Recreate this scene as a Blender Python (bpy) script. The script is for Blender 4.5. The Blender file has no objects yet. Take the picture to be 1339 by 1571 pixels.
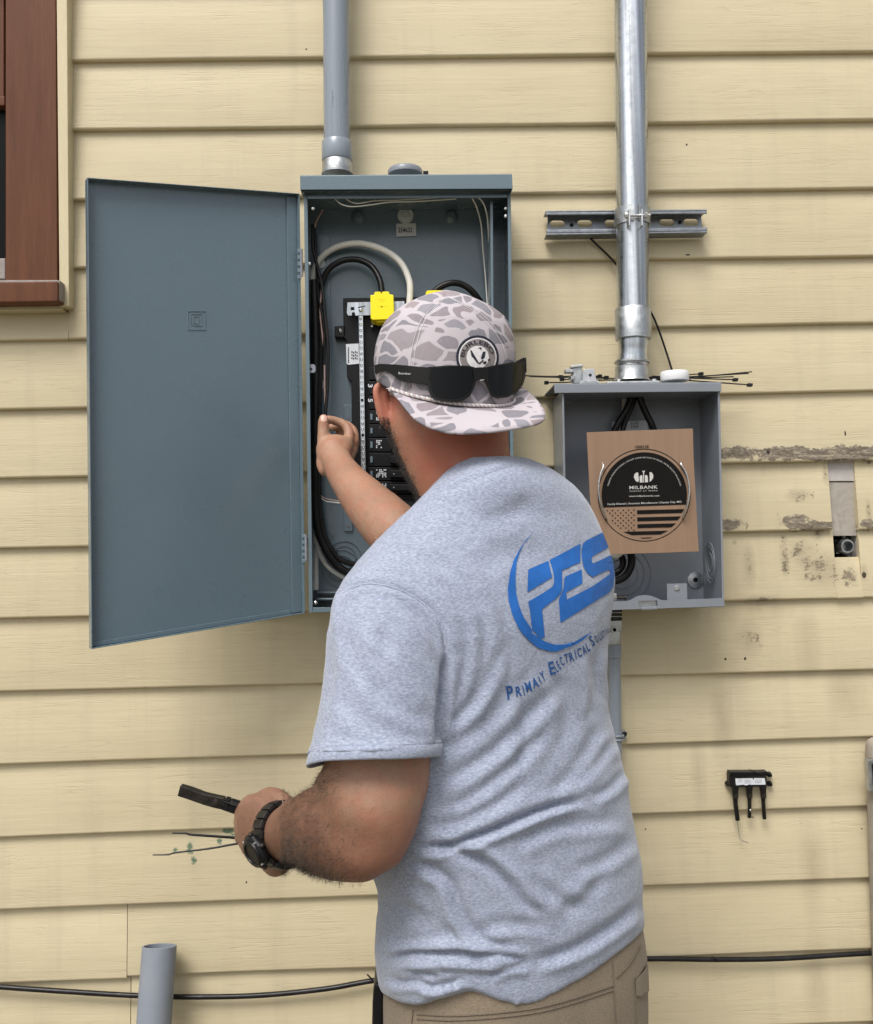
import bpy, bmesh, math, random
import numpy as np
from mathutils import Vector, Matrix, noise
from mathutils.bvhtree import BVHTree
from mathutils.geometry import tessellate_polygon
random.seed(7); np.random.seed(7)
sc = bpy.context.scene
COL = sc.collection

# ------------------------------------------------------------------ camera
YAW, PITCH, ROLL = 0.027266, 0.02692645, -0.02381084
FPX, CX, CY = 1453.0, 669.5, 785.5
CAM = Vector((0, -1.76, 1.5))
_f = Vector((math.sin(YAW)*math.cos(PITCH), math.cos(YAW)*math.cos(PITCH), math.sin(PITCH)))
_r0 = Vector((math.cos(YAW), -math.sin(YAW), 0)); _u0 = _r0.cross(_f)
_r = _r0*math.cos(ROLL) + _u0*math.sin(ROLL); _u = _r.cross(_f)
cd = bpy.data.cameras.new('camera'); cam = bpy.data.objects.new('camera', cd); COL.objects.link(cam)
M = Matrix((_r, _u, -_f)).transposed().to_4x4(); M.translation = CAM
cam.matrix_world = M
cd.sensor_fit = 'VERTICAL'; cd.sensor_height = 24.0; cd.lens = FPX/1571.0*24.0
cd.clip_start = 0.02; cd.clip_end = 900
sc.camera = cam

# ------------------------------------------------------------------ light
w = bpy.data.worlds.new("World"); sc.world = w; w.use_nodes = True
nt = w.node_tree; nt.nodes.clear()
wo = nt.nodes.new('ShaderNodeOutputWorld'); bg = nt.nodes.new('ShaderNodeBackground')
sky = nt.nodes.new('ShaderNodeTexSky'); sky.sky_type = 'NISHITA'; sky.sun_disc = False
SUN_EL, SUN_AZ = 56.0, 206.0      # azimuth clockwise from +Y: behind the camera, a little to the left
sky.sun_elevation = math.radians(SUN_EL); sky.sun_rotation = math.radians(SUN_AZ)
sky.air_density = 1.0; sky.dust_density = 4.0; sky.ozone_density = 1.0
hs = nt.nodes.new('ShaderNodeHueSaturation'); hs.inputs['Saturation'].default_value = 0.35
nt.links.new(sky.outputs[0], hs.inputs['Color']); nt.links.new(hs.outputs[0], bg.inputs[0])
bg.inputs[1].default_value = 0.088
nt.links.new(bg.outputs[0], wo.inputs[0])
sd = bpy.data.lights.new('sun', 'SUN'); sd.energy = 1.5; sd.angle = math.radians(26); sd.color = (1.0, 0.965, 0.91)
sun = bpy.data.objects.new('sun', sd); COL.objects.link(sun)
az, el = math.radians(SUN_AZ), math.radians(SUN_EL)
to_sun = Vector((math.sin(az)*math.cos(el), math.cos(az)*math.cos(el), math.sin(el)))
sun.rotation_euler = to_sun.to_track_quat('Z', 'Y').to_euler(); sun.location = (0, -3, 6)
sc.view_settings.view_transform = 'Standard'; sc.view_settings.look = 'None'
sc.view_settings.gamma = 1.0; sc.view_settings.use_curve_mapping = False
sc.view_settings.exposure = 0.88

# ------------------------------------------------------------------ pixel <-> place
def P(px, py, y):
    """the point of the plane Y = y that the photograph shows at (px, py)"""
    d = _f*FPX + _r*(px-CX) + _u*(CY-py)
    return CAM + d*((y-CAM.y)/d.y)
def proj(p):
    v = Vector(p)-CAM; z = v.dot(_f)
    return CX + FPX*v.dot(_r)/z, CY - FPX*v.dot(_u)/z
Rn, Un, Fn, Cn = (np.array(a) for a in (_r, _u, _f, CAM))
def projn(V):
    v = V-Cn; z = v@Fn
    return CX+FPX*(v@Rn)/z, CY-FPX*(v@Un)/z
def interp(tab, x):
    return float(np.interp(x, [a for a, b in tab], [b for a, b in tab]))

# ------------------------------------------------------------------ materials
def nodes_of(name):
    m = bpy.data.materials.new(name); m.use_nodes = True
    t = m.node_tree; b = t.nodes['Principled BSDF']
    return m, t, b
def N(t, kind, **kw):
    n = t.nodes.new(kind)
    for k, v in kw.items():
        if k in n.inputs: n.inputs[k].default_value = v
        else: setattr(n, k, v)
    return n
def ramp(t, src, stops):
    r = t.nodes.new('ShaderNodeValToRGB'); t.links.new(src, r.inputs[0])
    e = r.color_ramp.elements
    while len(e) < len(stops): e.new(0.5)
    for i, (p, c) in enumerate(stops):
        e[i].position = p; e[i].color = c if len(c) == 4 else (*c, 1)
    return r.outputs[0]
def sc3(c, k): return tuple(min(1, x*k) for x in c)
def texco(t, stretch=(1, 1, 1), world=False):
    mp = t.nodes.new('ShaderNodeMapping'); mp.inputs['Scale'].default_value = stretch
    if world: g = t.nodes.new('ShaderNodeNewGeometry'); t.links.new(g.outputs['Position'], mp.inputs[0])
    else: g = t.nodes.new('ShaderNodeTexCoord'); t.links.new(g.outputs['Object'], mp.inputs[0])
    return mp.outputs[0]
def noisen(t, vec, scale, detail=4, rough=.55, dist=0):
    n = N(t, 'ShaderNodeTexNoise'); n.inputs['Scale'].default_value = scale
    n.inputs['Detail'].default_value = detail; n.inputs['Roughness'].default_value = rough
    n.inputs['Distortion'].default_value = dist
    t.links.new(vec, n.inputs['Vector']); return n.outputs[0]
def mixc(t, fac, a, b, mode='MIX'):
    m = t.nodes.new('ShaderNodeMix'); m.data_type = 'RGBA'; m.blend_type = mode
    for sock, v in ((m.inputs[0], fac), (m.inputs[6], a), (m.inputs[7], b)):
        if isinstance(v, (int, float)): sock.default_value = v
        elif isinstance(v, tuple): sock.default_value = v if len(v) == 4 else (*v, 1)
        else: t.links.new(v, sock)
    return m.outputs[2]
def math_(t, op, a, b=None, clamp=False):
    m = t.nodes.new('ShaderNodeMath'); m.operation = op; m.use_clamp = clamp
    for i, v in enumerate((a, b)):
        if v is None: continue
        if isinstance(v, (int, float)): m.inputs[i].default_value = v
        else: t.links.new(v, m.inputs[i])
    return m.outputs[0]
def mat(name, col, rough=.5, metal=0, var=.12, vscale=15, bump=0, bscale=300, stretch=(1, 1, 1), spec=.4,
        dirt=0, dirtcol=(.05, .045, .04), dscale=9, rvar=.1, coat=0):
    m, t, b = nodes_of(name)
    v = texco(t, stretch)
    n = noisen(t, v, vscale, 5, .6)
    c = ramp(t, n, [(.25, sc3(col, 1-var)), (.75, sc3(col, 1+var))])
    if dirt:
        dn = noisen(t, v, dscale, 8, .7)
        c = mixc(t, ramp(t, dn, [(.5, (0, 0, 0)), (.8, (dirt,)*3)]), c, dirtcol)
    t.links.new(c, b.inputs['Base Color'])
    r = ramp(t, noisen(t, v, vscale*1.7, 6, .65), [(.2, (max(0, rough-rvar),)*3), (.8, (min(1, rough+rvar),)*3)])
    t.links.new(r, b.inputs['Roughness'])
    b.inputs['Metallic'].default_value = metal; b.inputs['Specular IOR Level'].default_value = spec
    if coat: b.inputs['Coat Weight'].default_value = coat; b.inputs['Coat Roughness'].default_value = .22
    if bump:
        bn = N(t, 'ShaderNodeBump'); bn.inputs['Strength'].default_value = 1; bn.inputs['Distance'].default_value = bump
        t.links.new(noisen(t, v, bscale, 3, .6), bn.inputs['Height']); t.links.new(bn.outputs[0], b.inputs['Normal'])
    return m

def ellipse_field(t, pos, items):
    """max over ellipses of 1-|(p-c)/r| ; items (px, py, rx_px, ry_px)"""
    acc = None
    for (px, py, rx, ry) in items:
        c = P(px, py, -.008)
        s = t.nodes.new('ShaderNodeVectorMath'); s.operation = 'SUBTRACT'; s.inputs[1].default_value = c
        t.links.new(pos, s.inputs[0])
        d = t.nodes.new('ShaderNodeVectorMath'); d.operation = 'MULTIPLY'
        d.inputs[1].default_value = (826/rx, 0, 826/ry); t.links.new(s.outputs[0], d.inputs[0])
        l = t.nodes.new('ShaderNodeVectorMath'); l.operation = 'LENGTH'; t.links.new(d.outputs[0], l.inputs[0])
        e = math_(t, 'SUBTRACT', 1, l.outputs['Value'])
        acc = e if acc is None else math_(t, 'MAXIMUM', acc, e)
    return acc

def siding_mat(name, scars=(), crust=(), green=(), specks=()):
    m, t, b = nodes_of(name)
    pos = texco(t, (1, 1, 1), True)
    oi = t.nodes.new('ShaderNodeObjectInfo')
    off = t.nodes.new('ShaderNodeVectorMath'); off.operation = 'ADD'
    cmb = t.nodes.new('ShaderNodeCombineXYZ')
    t.links.new(math_(t, 'MULTIPLY', oi.outputs['Random'], 37.0), cmb.inputs[0])
    t.links.new(math_(t, 'MULTIPLY', oi.outputs['Random'], 91.0), cmb.inputs[1])
    t.links.new(pos, off.inputs[0]); t.links.new(cmb.outputs[0], off.inputs[1])
    def mp(s, src=None):
        k = t.nodes.new('ShaderNodeMapping'); k.inputs['Scale'].default_value = s
        t.links.new(src or off.outputs[0], k.inputs[0]); return k.outputs[0]
    big = noisen(t, mp((1.4, 1, 5)), 1.6, 4, .6)
    mid = noisen(t, mp((2, 1, 14)), 3, 6, .65, .4)
    c = ramp(t, big, [(.3, (.575, .495, .325)), (.7, (.66, .58, .395))])
    c = mixc(t, ramp(t, mid, [(.45, (0, 0, 0)), (.8, (.35,)*3)]), c, (.52, .45, .31))
    # grey weathering, vertical drift
    st = noisen(t, mp((14, 1, 1.2), pos), 1.5, 5, .6)
    c = mixc(t, ramp(t, st, [(.52, (0, 0, 0)), (.75, (.28,)*3)]), c, (.40, .35, .25))
    vo = N(t, 'ShaderNodeTexVoronoi'); vo.inputs['Scale'].default_value = 17
    t.links.new(mp((1, 1, 1.7), pos), vo.inputs['Vector'])
    sp = math_(t, 'MULTIPLY', math_(t, 'LESS_THAN', vo.outputs['Distance'], .022), .4)
    vr = noisen(t, mp((3, 1, 3), pos), 4, 2)
    sp = math_(t, 'MULTIPLY', sp, math_(t, 'GREATER_THAN', vr, .56))
    c = mixc(t, sp, c, (.12, .09, .06))
    grain = noisen(t, mp((3.2, 1, 170)), 1.0, 4, .6, .6)
    grain2 = noisen(t, mp((11, 1, 420)), 1.0, 2, .6)
    fine = noisen(t, mp((90, 90, 90)), 3, 3, .6)
    gl_ = noisen(t, mp((2.6, 1, 62)), 1.0, 3, .55, .5)
    ln = math_(t, 'ABSOLUTE', math_(t, 'SUBTRACT', math_(t, 'FRACT', math_(t, 'MULTIPLY', gl_, 9.0)), .5))
    ln = ramp(t, ln, [(0, (1, 1, 1)), (.14, (0, 0, 0))])
    ln = math_(t, 'MULTIPLY', ln, ramp(t, noisen(t, mp((7, 1, 26)), 1.2, 3, .6), [(.42, (0, 0, 0)), (.62, (1, 1, 1))]))
    h = math_(t, 'ADD', math_(t, 'MULTIPLY', grain, .6), math_(t, 'MULTIPLY', grain2, .3))
    h = math_(t, 'SUBTRACT', h, math_(t, 'MULTIPLY', ln, .4))
    c = mixc(t, math_(t, 'MULTIPLY', ln, .2), c, (.36, .29, .17))
    c = mixc(t, ramp(t, grain, [(.35, (.13,)*3), (.6, (0, 0, 0))]), c, (.42, .35, .22))
    ed = noisen(t, mp((1, 1, 1), pos), 70, 8, .72)
    ed2 = noisen(t, mp((.8, 1, 1.5), pos), 150, 9, .8)
    lay = noisen(t, mp((.35, 1, 2.4), pos), 60, 6, .7)
    if crust:
        f = ellipse_field(t, pos, crust)
        k = math_(t, 'ADD', f, math_(t, 'MULTIPLY', math_(t, 'SUBTRACT', ed, .5), 2.3))
        k = math_(t, 'ADD', k, math_(t, 'MULTIPLY', math_(t, 'SUBTRACT', noisen(t, mp((.6, 1, 1), pos), 26, 3, .6), .5), 2.2))
        k = ramp(t, k, [(.06, (0, 0, 0)), (.26, (1, 1, 1))])
        cc = ramp(t, math_(t, 'ADD', math_(t, 'MULTIPLY', ed2, .55), math_(t, 'MULTIPLY', lay, .45)), [(.36, (.03, .023, .017)), (.45, (.13, .105, .08)), (.53, (.27, .23, .18)), (.60, (.52, .45, .31))])
        c = mixc(t, k, c, cc)
        h = math_(t, 'ADD', h, math_(t, 'MULTIPLY', math_(t, 'MULTIPLY', k, ed2), 2.6))
    if scars:
        f = ellipse_field(t, pos, scars)
        k = math_(t, 'ADD', math_(t, 'MULTIPLY', f, .45), math_(t, 'MULTIPLY', math_(t, 'SUBTRACT', ed2, .5), 1.9))
        k = math_(t, 'ADD', k, math_(t, 'MULTIPLY', math_(t, 'SUBTRACT', noisen(t, mp((1, 1, .7), pos), 48, 3, .6), .5), 1.3))
        k2 = ramp(t, k, [(.33, (0, 0, 0)), (.50, (.85,)*3)])
        k3 = math_(t, 'GREATER_THAN', f, 0.0)
        c = mixc(t, math_(t, 'MULTIPLY', k2, k3), c, (.075, .055, .038))
        k4 = math_(t, 'MULTIPLY', ramp(t, f, [(0, (0, 0, 0)), (.8, (.95,)*3)]), ed)
        c = mixc(t, k4, c, (.30, .25, .17))
    if specks:
        f = ellipse_field(t, pos, specks)
        k = ramp(t, math_(t, 'ADD', f, math_(t, 'MULTIPLY', math_(t, 'SUBTRACT', ed2, .5), .9)), [(.3, (0, 0, 0)), (.42, (1, 1, 1))])
        c = mixc(t, k, c, (.03, .024, .02))
    if green:
        f = ellipse_field(t, pos, green)
        k = ramp(t, math_(t, 'ADD', f, math_(t, 'MULTIPLY', math_(t, 'SUBTRACT', ed2, .5), 3.2)), [(.40, (0, 0, 0)), (.62, (.85,)*3)])
        k = math_(t, 'MULTIPLY', k, math_(t, 'GREATER_THAN', f, 0.0))
        c = mixc(t, k, c, (.04, .13, .085))
    # soft brown-grey run-down grime
    f = ellipse_field(t, pos, [(1238, 985, 26, 75), (1246, 1330, 26, 110), (1108, 1110, 22, 80), (1252, 1500, 26, 90), (1072, 1185, 16, 70), (1150, 935, 120, 26), (1300, 1060, 40, 50), (1180, 720, 90, 22)])
    gk = math_(t, 'MULTIPLY', ramp(t, f, [(0, (0, 0, 0)), (.9, (.75,)*3)]), noisen(t, mp((10, 1, 3), pos), 3, 5, .65), True)
    c = mixc(t, gk, c, (.30, .245, .16))
    # object tint
    c = mixc(t, math_(t, 'MULTIPLY', oi.outputs['Random'], .2), c, (.50, .43, .28))
    t.links.new(c, b.inputs['Base Color'])
    b.inputs['Roughness'].default_value = .52; b.inputs['Specular IOR Level'].default_value = .35
    bn = N(t, 'ShaderNodeBump'); bn.inputs['Strength'].default_value = .75; bn.inputs['Distance'].default_value = .0006
    h = math_(t, 'ADD', h, math_(t, 'MULTIPLY', fine, .25))
    t.links.new(h, bn.inputs['Height']); t.links.new(bn.outputs[0], b.inputs['Normal'])
    return m

def fabric_mat(name, c1, c2, c3, scale=1.0, bump=.0004, sheen=.3):
    m, t, b = nodes_of(name)
    v = texco(t, (1, 1, 2.6)); v2 = texco(t, (1, 1, 1))
    a = noisen(t, v, 150*scale, 4, .7); a2 = noisen(t, v, 420*scale, 3, .7); big = noisen(t, v2, 9, 3)
    c = ramp(t, a, [(.34, c1), (.52, c2), (.70, c3)])
    c = mixc(t, ramp(t, a2, [(.45, (0, 0, 0)), (.75, (.55,)*3)]), c, c1)
    c = mixc(t, ramp(t, big, [(.4, (0, 0, 0)), (.8, (.12,)*3)]), c, c3)
    t.links.new(c, b.inputs['Base Color']); b.inputs['Roughness'].default_value = .93
    b.inputs['Specular IOR Level'].default_value = .15
    b.inputs['Sheen Weight'].default_value = sheen; b.inputs['Sheen Roughness'].default_value = .5
    bn = N(t, 'ShaderNodeBump'); bn.inputs['Strength'].default_value = .8; bn.inputs['Distance'].default_value = bump
    hh = math_(t, 'ADD', a, math_(t, 'MULTIPLY', noisen(t, v2, 900, 2), .8))
    t.links.new(hh, bn.inputs['Height']); t.links.new(bn.outputs[0], b.inputs['Normal'])
    return m

def skin_mat():
    m, t, b = nodes_of('skin')
    v = texco(t)
    n1 = noisen(t, v, 14, 4, .6); n2 = noisen(t, v, 160, 5, .7); n3 = noisen(t, v, 45, 4, .6)
    c = ramp(t, n1, [(.3, (.29, .165, .105)), (.7, (.385, .228, .152))])
    c = mixc(t, ramp(t, n3, [(.42, (0, 0, 0)), (.75, (.6,)*3)]), c, (.42, .16, .10))
    c = mixc(t, ramp(t, n2, [(.5, (0, 0, 0)), (.75, (.45,)*3)]), c, (.28, .13, .08))
    pos = texco(t, (1, 1, 1), True)
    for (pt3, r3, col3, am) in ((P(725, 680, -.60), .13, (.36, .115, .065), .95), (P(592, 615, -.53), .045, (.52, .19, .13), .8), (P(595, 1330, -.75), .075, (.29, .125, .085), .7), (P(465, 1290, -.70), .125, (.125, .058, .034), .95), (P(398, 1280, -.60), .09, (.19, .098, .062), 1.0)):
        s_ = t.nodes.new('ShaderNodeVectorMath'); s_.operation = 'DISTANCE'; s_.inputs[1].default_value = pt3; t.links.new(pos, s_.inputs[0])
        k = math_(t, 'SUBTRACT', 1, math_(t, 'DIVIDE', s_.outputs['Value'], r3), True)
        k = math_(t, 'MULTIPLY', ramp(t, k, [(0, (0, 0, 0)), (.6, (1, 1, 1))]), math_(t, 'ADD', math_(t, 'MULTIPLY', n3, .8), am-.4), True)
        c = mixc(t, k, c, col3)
    t.links.new(c, b.inputs['Base Color'])
    t.links.new(ramp(t, n2, [(.3, (.42,)*3), (.7, (.62,)*3)]), b.inputs['Roughness'])
    b.inputs['Subsurface Weight'].default_value = .12; b.inputs['Subsurface Radius'].default_value = (1, .35, .2)
    b.inputs['Subsurface Scale'].default_value = .006; b.inputs['Specular IOR Level'].default_value = .4
    bn = N(t, 'ShaderNodeBump'); bn.inputs['Strength'].default_value = .8; bn.inputs['Distance'].default_value = .0009
    hh = math_(t, 'ADD', math_(t, 'MULTIPLY', n2, .9), math_(t, 'MULTIPLY', noisen(t, v, 420, 3), .6))
    t.links.new(hh, bn.inputs['Height']); t.links.new(bn.outputs[0], b.inputs['Normal'])
    return m

def camo_mat():
    m, t, b = nodes_of('camo_cloth')
    v = texco(t, (.95, .95, 1.4))
    nz = N(t, 'ShaderNodeTexNoise'); nz.inputs['Scale'].default_value = 24; nz.inputs['Detail'].default_value = 1.0
    t.links.new(v, nz.inputs['Vector'])
    s = t.nodes.new('ShaderNodeVectorMath'); s.operation = 'SCALE'; s.inputs['Scale'].default_value = .034
    t.links.new(nz.outputs['Color'], s.inputs[0])
    a = t.nodes.new('ShaderNodeVectorMath'); a.operation = 'ADD'
    t.links.new(v, a.inputs[0]); t.links.new(s.outputs[0], a.inputs[1])
    ve = N(t, 'ShaderNodeTexVoronoi', feature='DISTANCE_TO_EDGE'); ve.inputs['Scale'].default_value = 33
    vc = N(t, 'ShaderNodeTexVoronoi'); vc.inputs['Scale'].default_value = 33
    t.links.new(a.outputs[0], ve.inputs['Vector']); t.links.new(a.outputs[0], vc.inputs['Vector'])
    k = math_(t, 'MULTIPLY', ramp(t, math_(t, 'SUBTRACT', ve.outputs['Distance'], math_(t, 'MULTIPLY', vc.outputs['Distance'], .15)), [(-.002, (0, 0, 0)), (.018, (1, 1, 1))]), ramp(t, vc.outputs['Distance'], [(.74, (1, 1, 1)), (.77, (0, 0, 0))]))
    sep = t.nodes.new('ShaderNodeSeparateColor'); t.links.new(vc.outputs['Color'], sep.inputs[0])
    kk = math_(t, 'MULTIPLY', k, math_(t, 'LESS_THAN', sep.outputs[1], .98))
    gc = ramp(t, sep.outputs[0], [(0, (.27, .225, .24)), (.3, (.21, .20, .23)), (.5, (.30, .25, .26)), (.72, (.25, .245, .275)), (1, (.19, .18, .205))])
    c = mixc(t, kk, (.47, .43, .46), gc)
    c = mixc(t, ramp(t, noisen(t, v, 220, 3), [(.4, (0, 0, 0)), (.8, (.15,)*3)]), c, (.5, .46, .47))
    t.links.new(c, b.inputs['Base Color']); b.inputs['Roughness'].default_value = .85; b.inputs['Specular IOR Level'].default_value = .2
    bn = N(t, 'ShaderNodeBump'); bn.inputs['Strength'].default_value = .5; bn.inputs['Distance'].default_value = .0003
    t.links.new(noisen(t, v, 1100, 2), bn.inputs['Height']); t.links.new(bn.outputs[0], b.inputs['Normal'])
    return m

SCARS = [(1150, 868, 12, 42), (1205, 852, 11, 46), (1234, 858, 24, 20), (1262, 872, 60, 36), (1256, 818, 13, 17), (1128, 832, 5, 5),
         (1302, 884, 22, 20), (1325, 878, 8, 16), (1230, 845, 40, 22), (1268, 728, 7, 20), (1225, 760, 26, 14), (1332, 790, 6, 30),
         (1150, 980, 26, 34), (1165, 920, 40, 10)]
CRUST = [(1112, 697, 57, 11), (1215, 697, 62, 12), (1300, 694, 90, 14), (1245, 698, 90, 9), (1128, 805, 34, 10),
         (1218, 799, 24, 14), (1250, 806, 40, 7), (1329, 803, 18, 9)]
SPECKS = [(1112, 1011, 2.8, 3), (1142, 1010, 2.8, 4), (1177, 694, 4, 5), (1325, 882, 5, 8), (1054, 221, 2.5, 3), (1296, 665, 2, 6), (1139, 1138, 7, 3),
          (1054, 392, 6, 2), (470, 77, 2.2, 2.5), (378, 1353, 2, 3), (1323, 1272, 2, 1.5), (991, 1273, 1.6, 2)]
GREEN = [(290, 1303, 8, 14), (297, 1320, 7, 10), (350, 1277, 16, 9), (336, 1292, 6, 8), (268, 1304, 6, 6), (356, 1282, 8, 5)]
MS = {}
MS['siding'] = siding_mat('cream_siding_paint', specks=SPECKS)
MS['siding_scar'] = siding_mat('scarred_siding_paint', SCARS, CRUST, (), SPECKS)
MS['siding_green'] = siding_mat('smudged_siding_paint', (), (), GREEN, SPECKS[-4:])
MS['trim'] = mat('cream_trim_paint', (.60, .52, .34), .45, var=.06, vscale=6, bump=.0004, bscale=60, stretch=(8, 8, 1), dirt=.25, dirtcol=(.3, .26, .18))
MS['brown'] = mat('brown_window_paint', (.125, .050, .026), .5, spec=.18, var=.22, vscale=10, bump=.0012, bscale=26, stretch=(5, 5, .5), dirt=.5, dirtcol=(.06, .025, .016), dscale=18)
MS['putty'] = mat('grey_caulk', (.30, .265, .25), .7, var=.15, vscale=60, bump=.001, bscale=90)
MS['darkglass'] = mat('dark_window_glass', (.003, .003, .004), .35, spec=.12, var=.05, rvar=.02)
MS['sheath'] = mat('weathered_sheathing', (.36, .33, .29), .8, var=.2, vscale=22, bump=.001, bscale=90, dirt=.7, dirtcol=(.12, .10, .08), dscale=30)
MS['sheath2'] = mat('pale_sheathing', (.47, .44, .42), .8, var=.1, vscale=40, bump=.0006, bscale=120)
MS['cavity'] = mat('dark_cavity_wood', (.03, .023, .018), .9, var=.4, vscale=40, bump=.002, bscale=60)
MS['enamel'] = mat('blue_grey_enamel', (.108, .156, .188), .28, coat=.6, var=.05, vscale=4, bump=.00012, bscale=500, dirt=.16, dirtcol=(.2, .23, .26), dscale=5, rvar=.05)
MS['enamel2'] = mat('grey_enamel', (.205, .225, .255), .38, coat=.3, var=.06, vscale=5, bump=.00012, bscale=500, dirt=.3, dirtcol=(.13, .14, .155), dscale=14, rvar=.08)
MS['pvc'] = mat('grey_conduit_plastic', (.215, .250, .295), .30, coat=.6, var=.06, vscale=6, bump=.0002, bscale=80, stretch=(2, 2, .3), dirt=.25, dirtcol=(.36, .37, .38), dscale=20)
MS['pvc_old'] = mat('weathered_grey_plastic', (.20, .222, .262), .5, var=.12, vscale=10, bump=.0003, bscale=60, dirt=.5, dirtcol=(.29, .28, .27), dscale=16)
MS['dustpost'] = mat('dusty_grey_housing', (.33, .29, .25), .65, var=.15, vscale=18, bump=.0008, bscale=70, dirt=.6, dirtcol=(.2, .17, .14), dscale=12)
def galv(name, col=(.56, .59, .62), rough=.3, refl_streak=True):
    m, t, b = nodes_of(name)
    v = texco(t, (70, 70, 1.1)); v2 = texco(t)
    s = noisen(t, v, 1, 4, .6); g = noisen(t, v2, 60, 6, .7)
    c = ramp(t, s, [(.34, sc3(col, .52)), (.5, sc3(col, .92)), (.62, sc3(col, 1.25))]) if refl_streak else ramp(t, g, [(.3, sc3(col, .7)), (.7, sc3(col, 1.15))])  # vertical streaks imitate reflected surroundings, painted into the base colour
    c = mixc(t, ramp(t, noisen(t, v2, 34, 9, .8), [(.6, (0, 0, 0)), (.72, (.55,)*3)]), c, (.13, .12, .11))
    t.links.new(c, b.inputs['Base Color']); b.inputs['Metallic'].default_value = 1
    t.links.new(ramp(t, g, [(.3, (rough-.1,)*3), (.7, (rough+.14,)*3)]), b.inputs['Roughness'])
    bn = N(t, 'ShaderNodeBump'); bn.inputs['Strength'].default_value = .5; bn.inputs['Distance'].default_value = .0005
    t.links.new(math_(t, 'ADD', s, g), bn.inputs['Height']); t.links.new(bn.outputs[0], b.inputs['Normal'])
    return m
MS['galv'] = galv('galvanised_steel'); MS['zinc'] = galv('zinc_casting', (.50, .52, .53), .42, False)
MS['strut'] = galv('dull_strut_steel', (.30, .32, .345), .42, False)
MS['bright'] = galv('bright_zinc', (.70, .70, .70), .26, False)
MS['blackpl'] = mat('black_plastic', (.006, .006, .0075), .4, spec=.25, var=.3, vscale=30, bump=.0002, bscale=200)
MS['blackrub'] = mat('black_rubber', (.008, .0075, .0075), .36, spec=.3, var=.4, vscale=40, bump=.0005, bscale=90, dirt=.25, dirtcol=(.07, .06, .055), dscale=40)
MS['cable_w'] = mat('white_cable_jacket', (.78, .76, .69), .45, var=.06, vscale=14, bump=.0004, bscale=60)
MS['copper'] = mat('pinkish_copper_wire', (.50, .34, .30), .4, var=.2, vscale=30)
MS['yellow'] = mat('yellow_plastic', (.92, .76, .01), .38, var=.04, vscale=20)
MS['white'] = mat('white_plastic', (.75, .75, .76), .5, var=.05, vscale=20, bump=.0003, bscale=90)
MS['sticker'] = mat('grey_white_sticker', (.46, .47, .47), .5, var=.08, vscale=40)
MS['labelw'] = mat('white_label', (.62, .64, .68), .5, var=.06, vscale=60)
MS['ink'] = mat('black_ink', (.008, .008, .009), .7, spec=.15, var=.2)
MS['silverink'] = mat('pale_ink', (.52, .52, .50), .6, var=.1)
MS['dotpaint'] = mat('bare_knockout', (.46, .50, .49), .5, var=.1, vscale=50)
MS['card'] = mat('corrugated_cardboard', (.262, .170, .112), .85, var=.10, vscale=10, bump=.0004, bscale=30, stretch=(6, 1, .6), dirt=.2, dirtcol=(.26, .15, .085), dscale=12)
MS['cardink'] = mat('cardboard_black_print', (.008, .007, .0065), .75, spec=.12, var=.3, vscale=16)
MS['shirt'] = fabric_mat('heather_grey_jersey', (.195, .226, .305), (.315, .350, .445), (.44, .478, .58), 1.5)
MS['stitch'] = fabric_mat('grey_thread', (.33, .36, .45), (.45, .48, .58), (.54, .58, .67))
MS['print'] = mat('blue_shirt_print', (.012, .118, .42), .62, var=.12, vscale=90, bump=.0004, bscale=600)
MS['print2'] = mat('dark_blue_shirt_print', (.018, .078, .25), .65, var=.15, vscale=120)
MS['khaki'] = fabric_mat('khaki_canvas', (.165, .130, .092), (.235, .190, .138), (.285, .235, .175), 2.4, .0003, .1)
MS['khakistitch'] = fabric_mat('khaki_thread', (.11, .085, .06), (.15, .12, .09), (.2, .16, .12), 2.4, .0003, .1)
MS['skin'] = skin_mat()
MS['hair'] = mat('dark_hair', (.022, .014, .010), .55, var=.3, vscale=60)
MS['camo'] = camo_mat()
MS['rope'] = mat('pink_grey_cord', (.52, .44, .42), .8, var=.2, vscale=80)
MS['lens'] = mat('black_sunglass_lens', (.002, .002, .0025), .10, spec=.22, var=.1, rvar=.03)
MS['frame'] = mat('matt_black_frame', (.008, .0078, .0075), .42, spec=.25, var=.1, rvar=.05)
MS['patchgrey'] = mat('grey_embroidery', (.23, .205, .20), .8, var=.2, vscale=200, bump=.0003, bscale=900)
MS['patchwhite'] = mat('white_embroidery', (.70, .69, .70), .8, var=.1, vscale=200, bump=.0003, bscale=900)
MS['patchnavy'] = mat('navy_embroidery', (.016, .017, .032), .8, var=.2, vscale=200, bump=.0003, bscale=900)
MS['tool'] = mat('dark_tool_steel', (.035, .030, .027), .38, metal=.6, var=.45, vscale=60, bump=.0006, bscale=120, dirt=.4, dirtcol=(.10, .075, .055), dscale=60)
MS['ground'] = mat('trodden_soil', (.17, .15, .11), .95, var=.35, vscale=3, bump=.02, bscale=14, dirt=.7, dirtcol=(.07, .09, .035), dscale=1.3)
MS['boot'] = mat('brown_boot_leather', (.09, .05, .03), .6, var=.3, vscale=20, bump=.0006, bscale=80)

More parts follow.
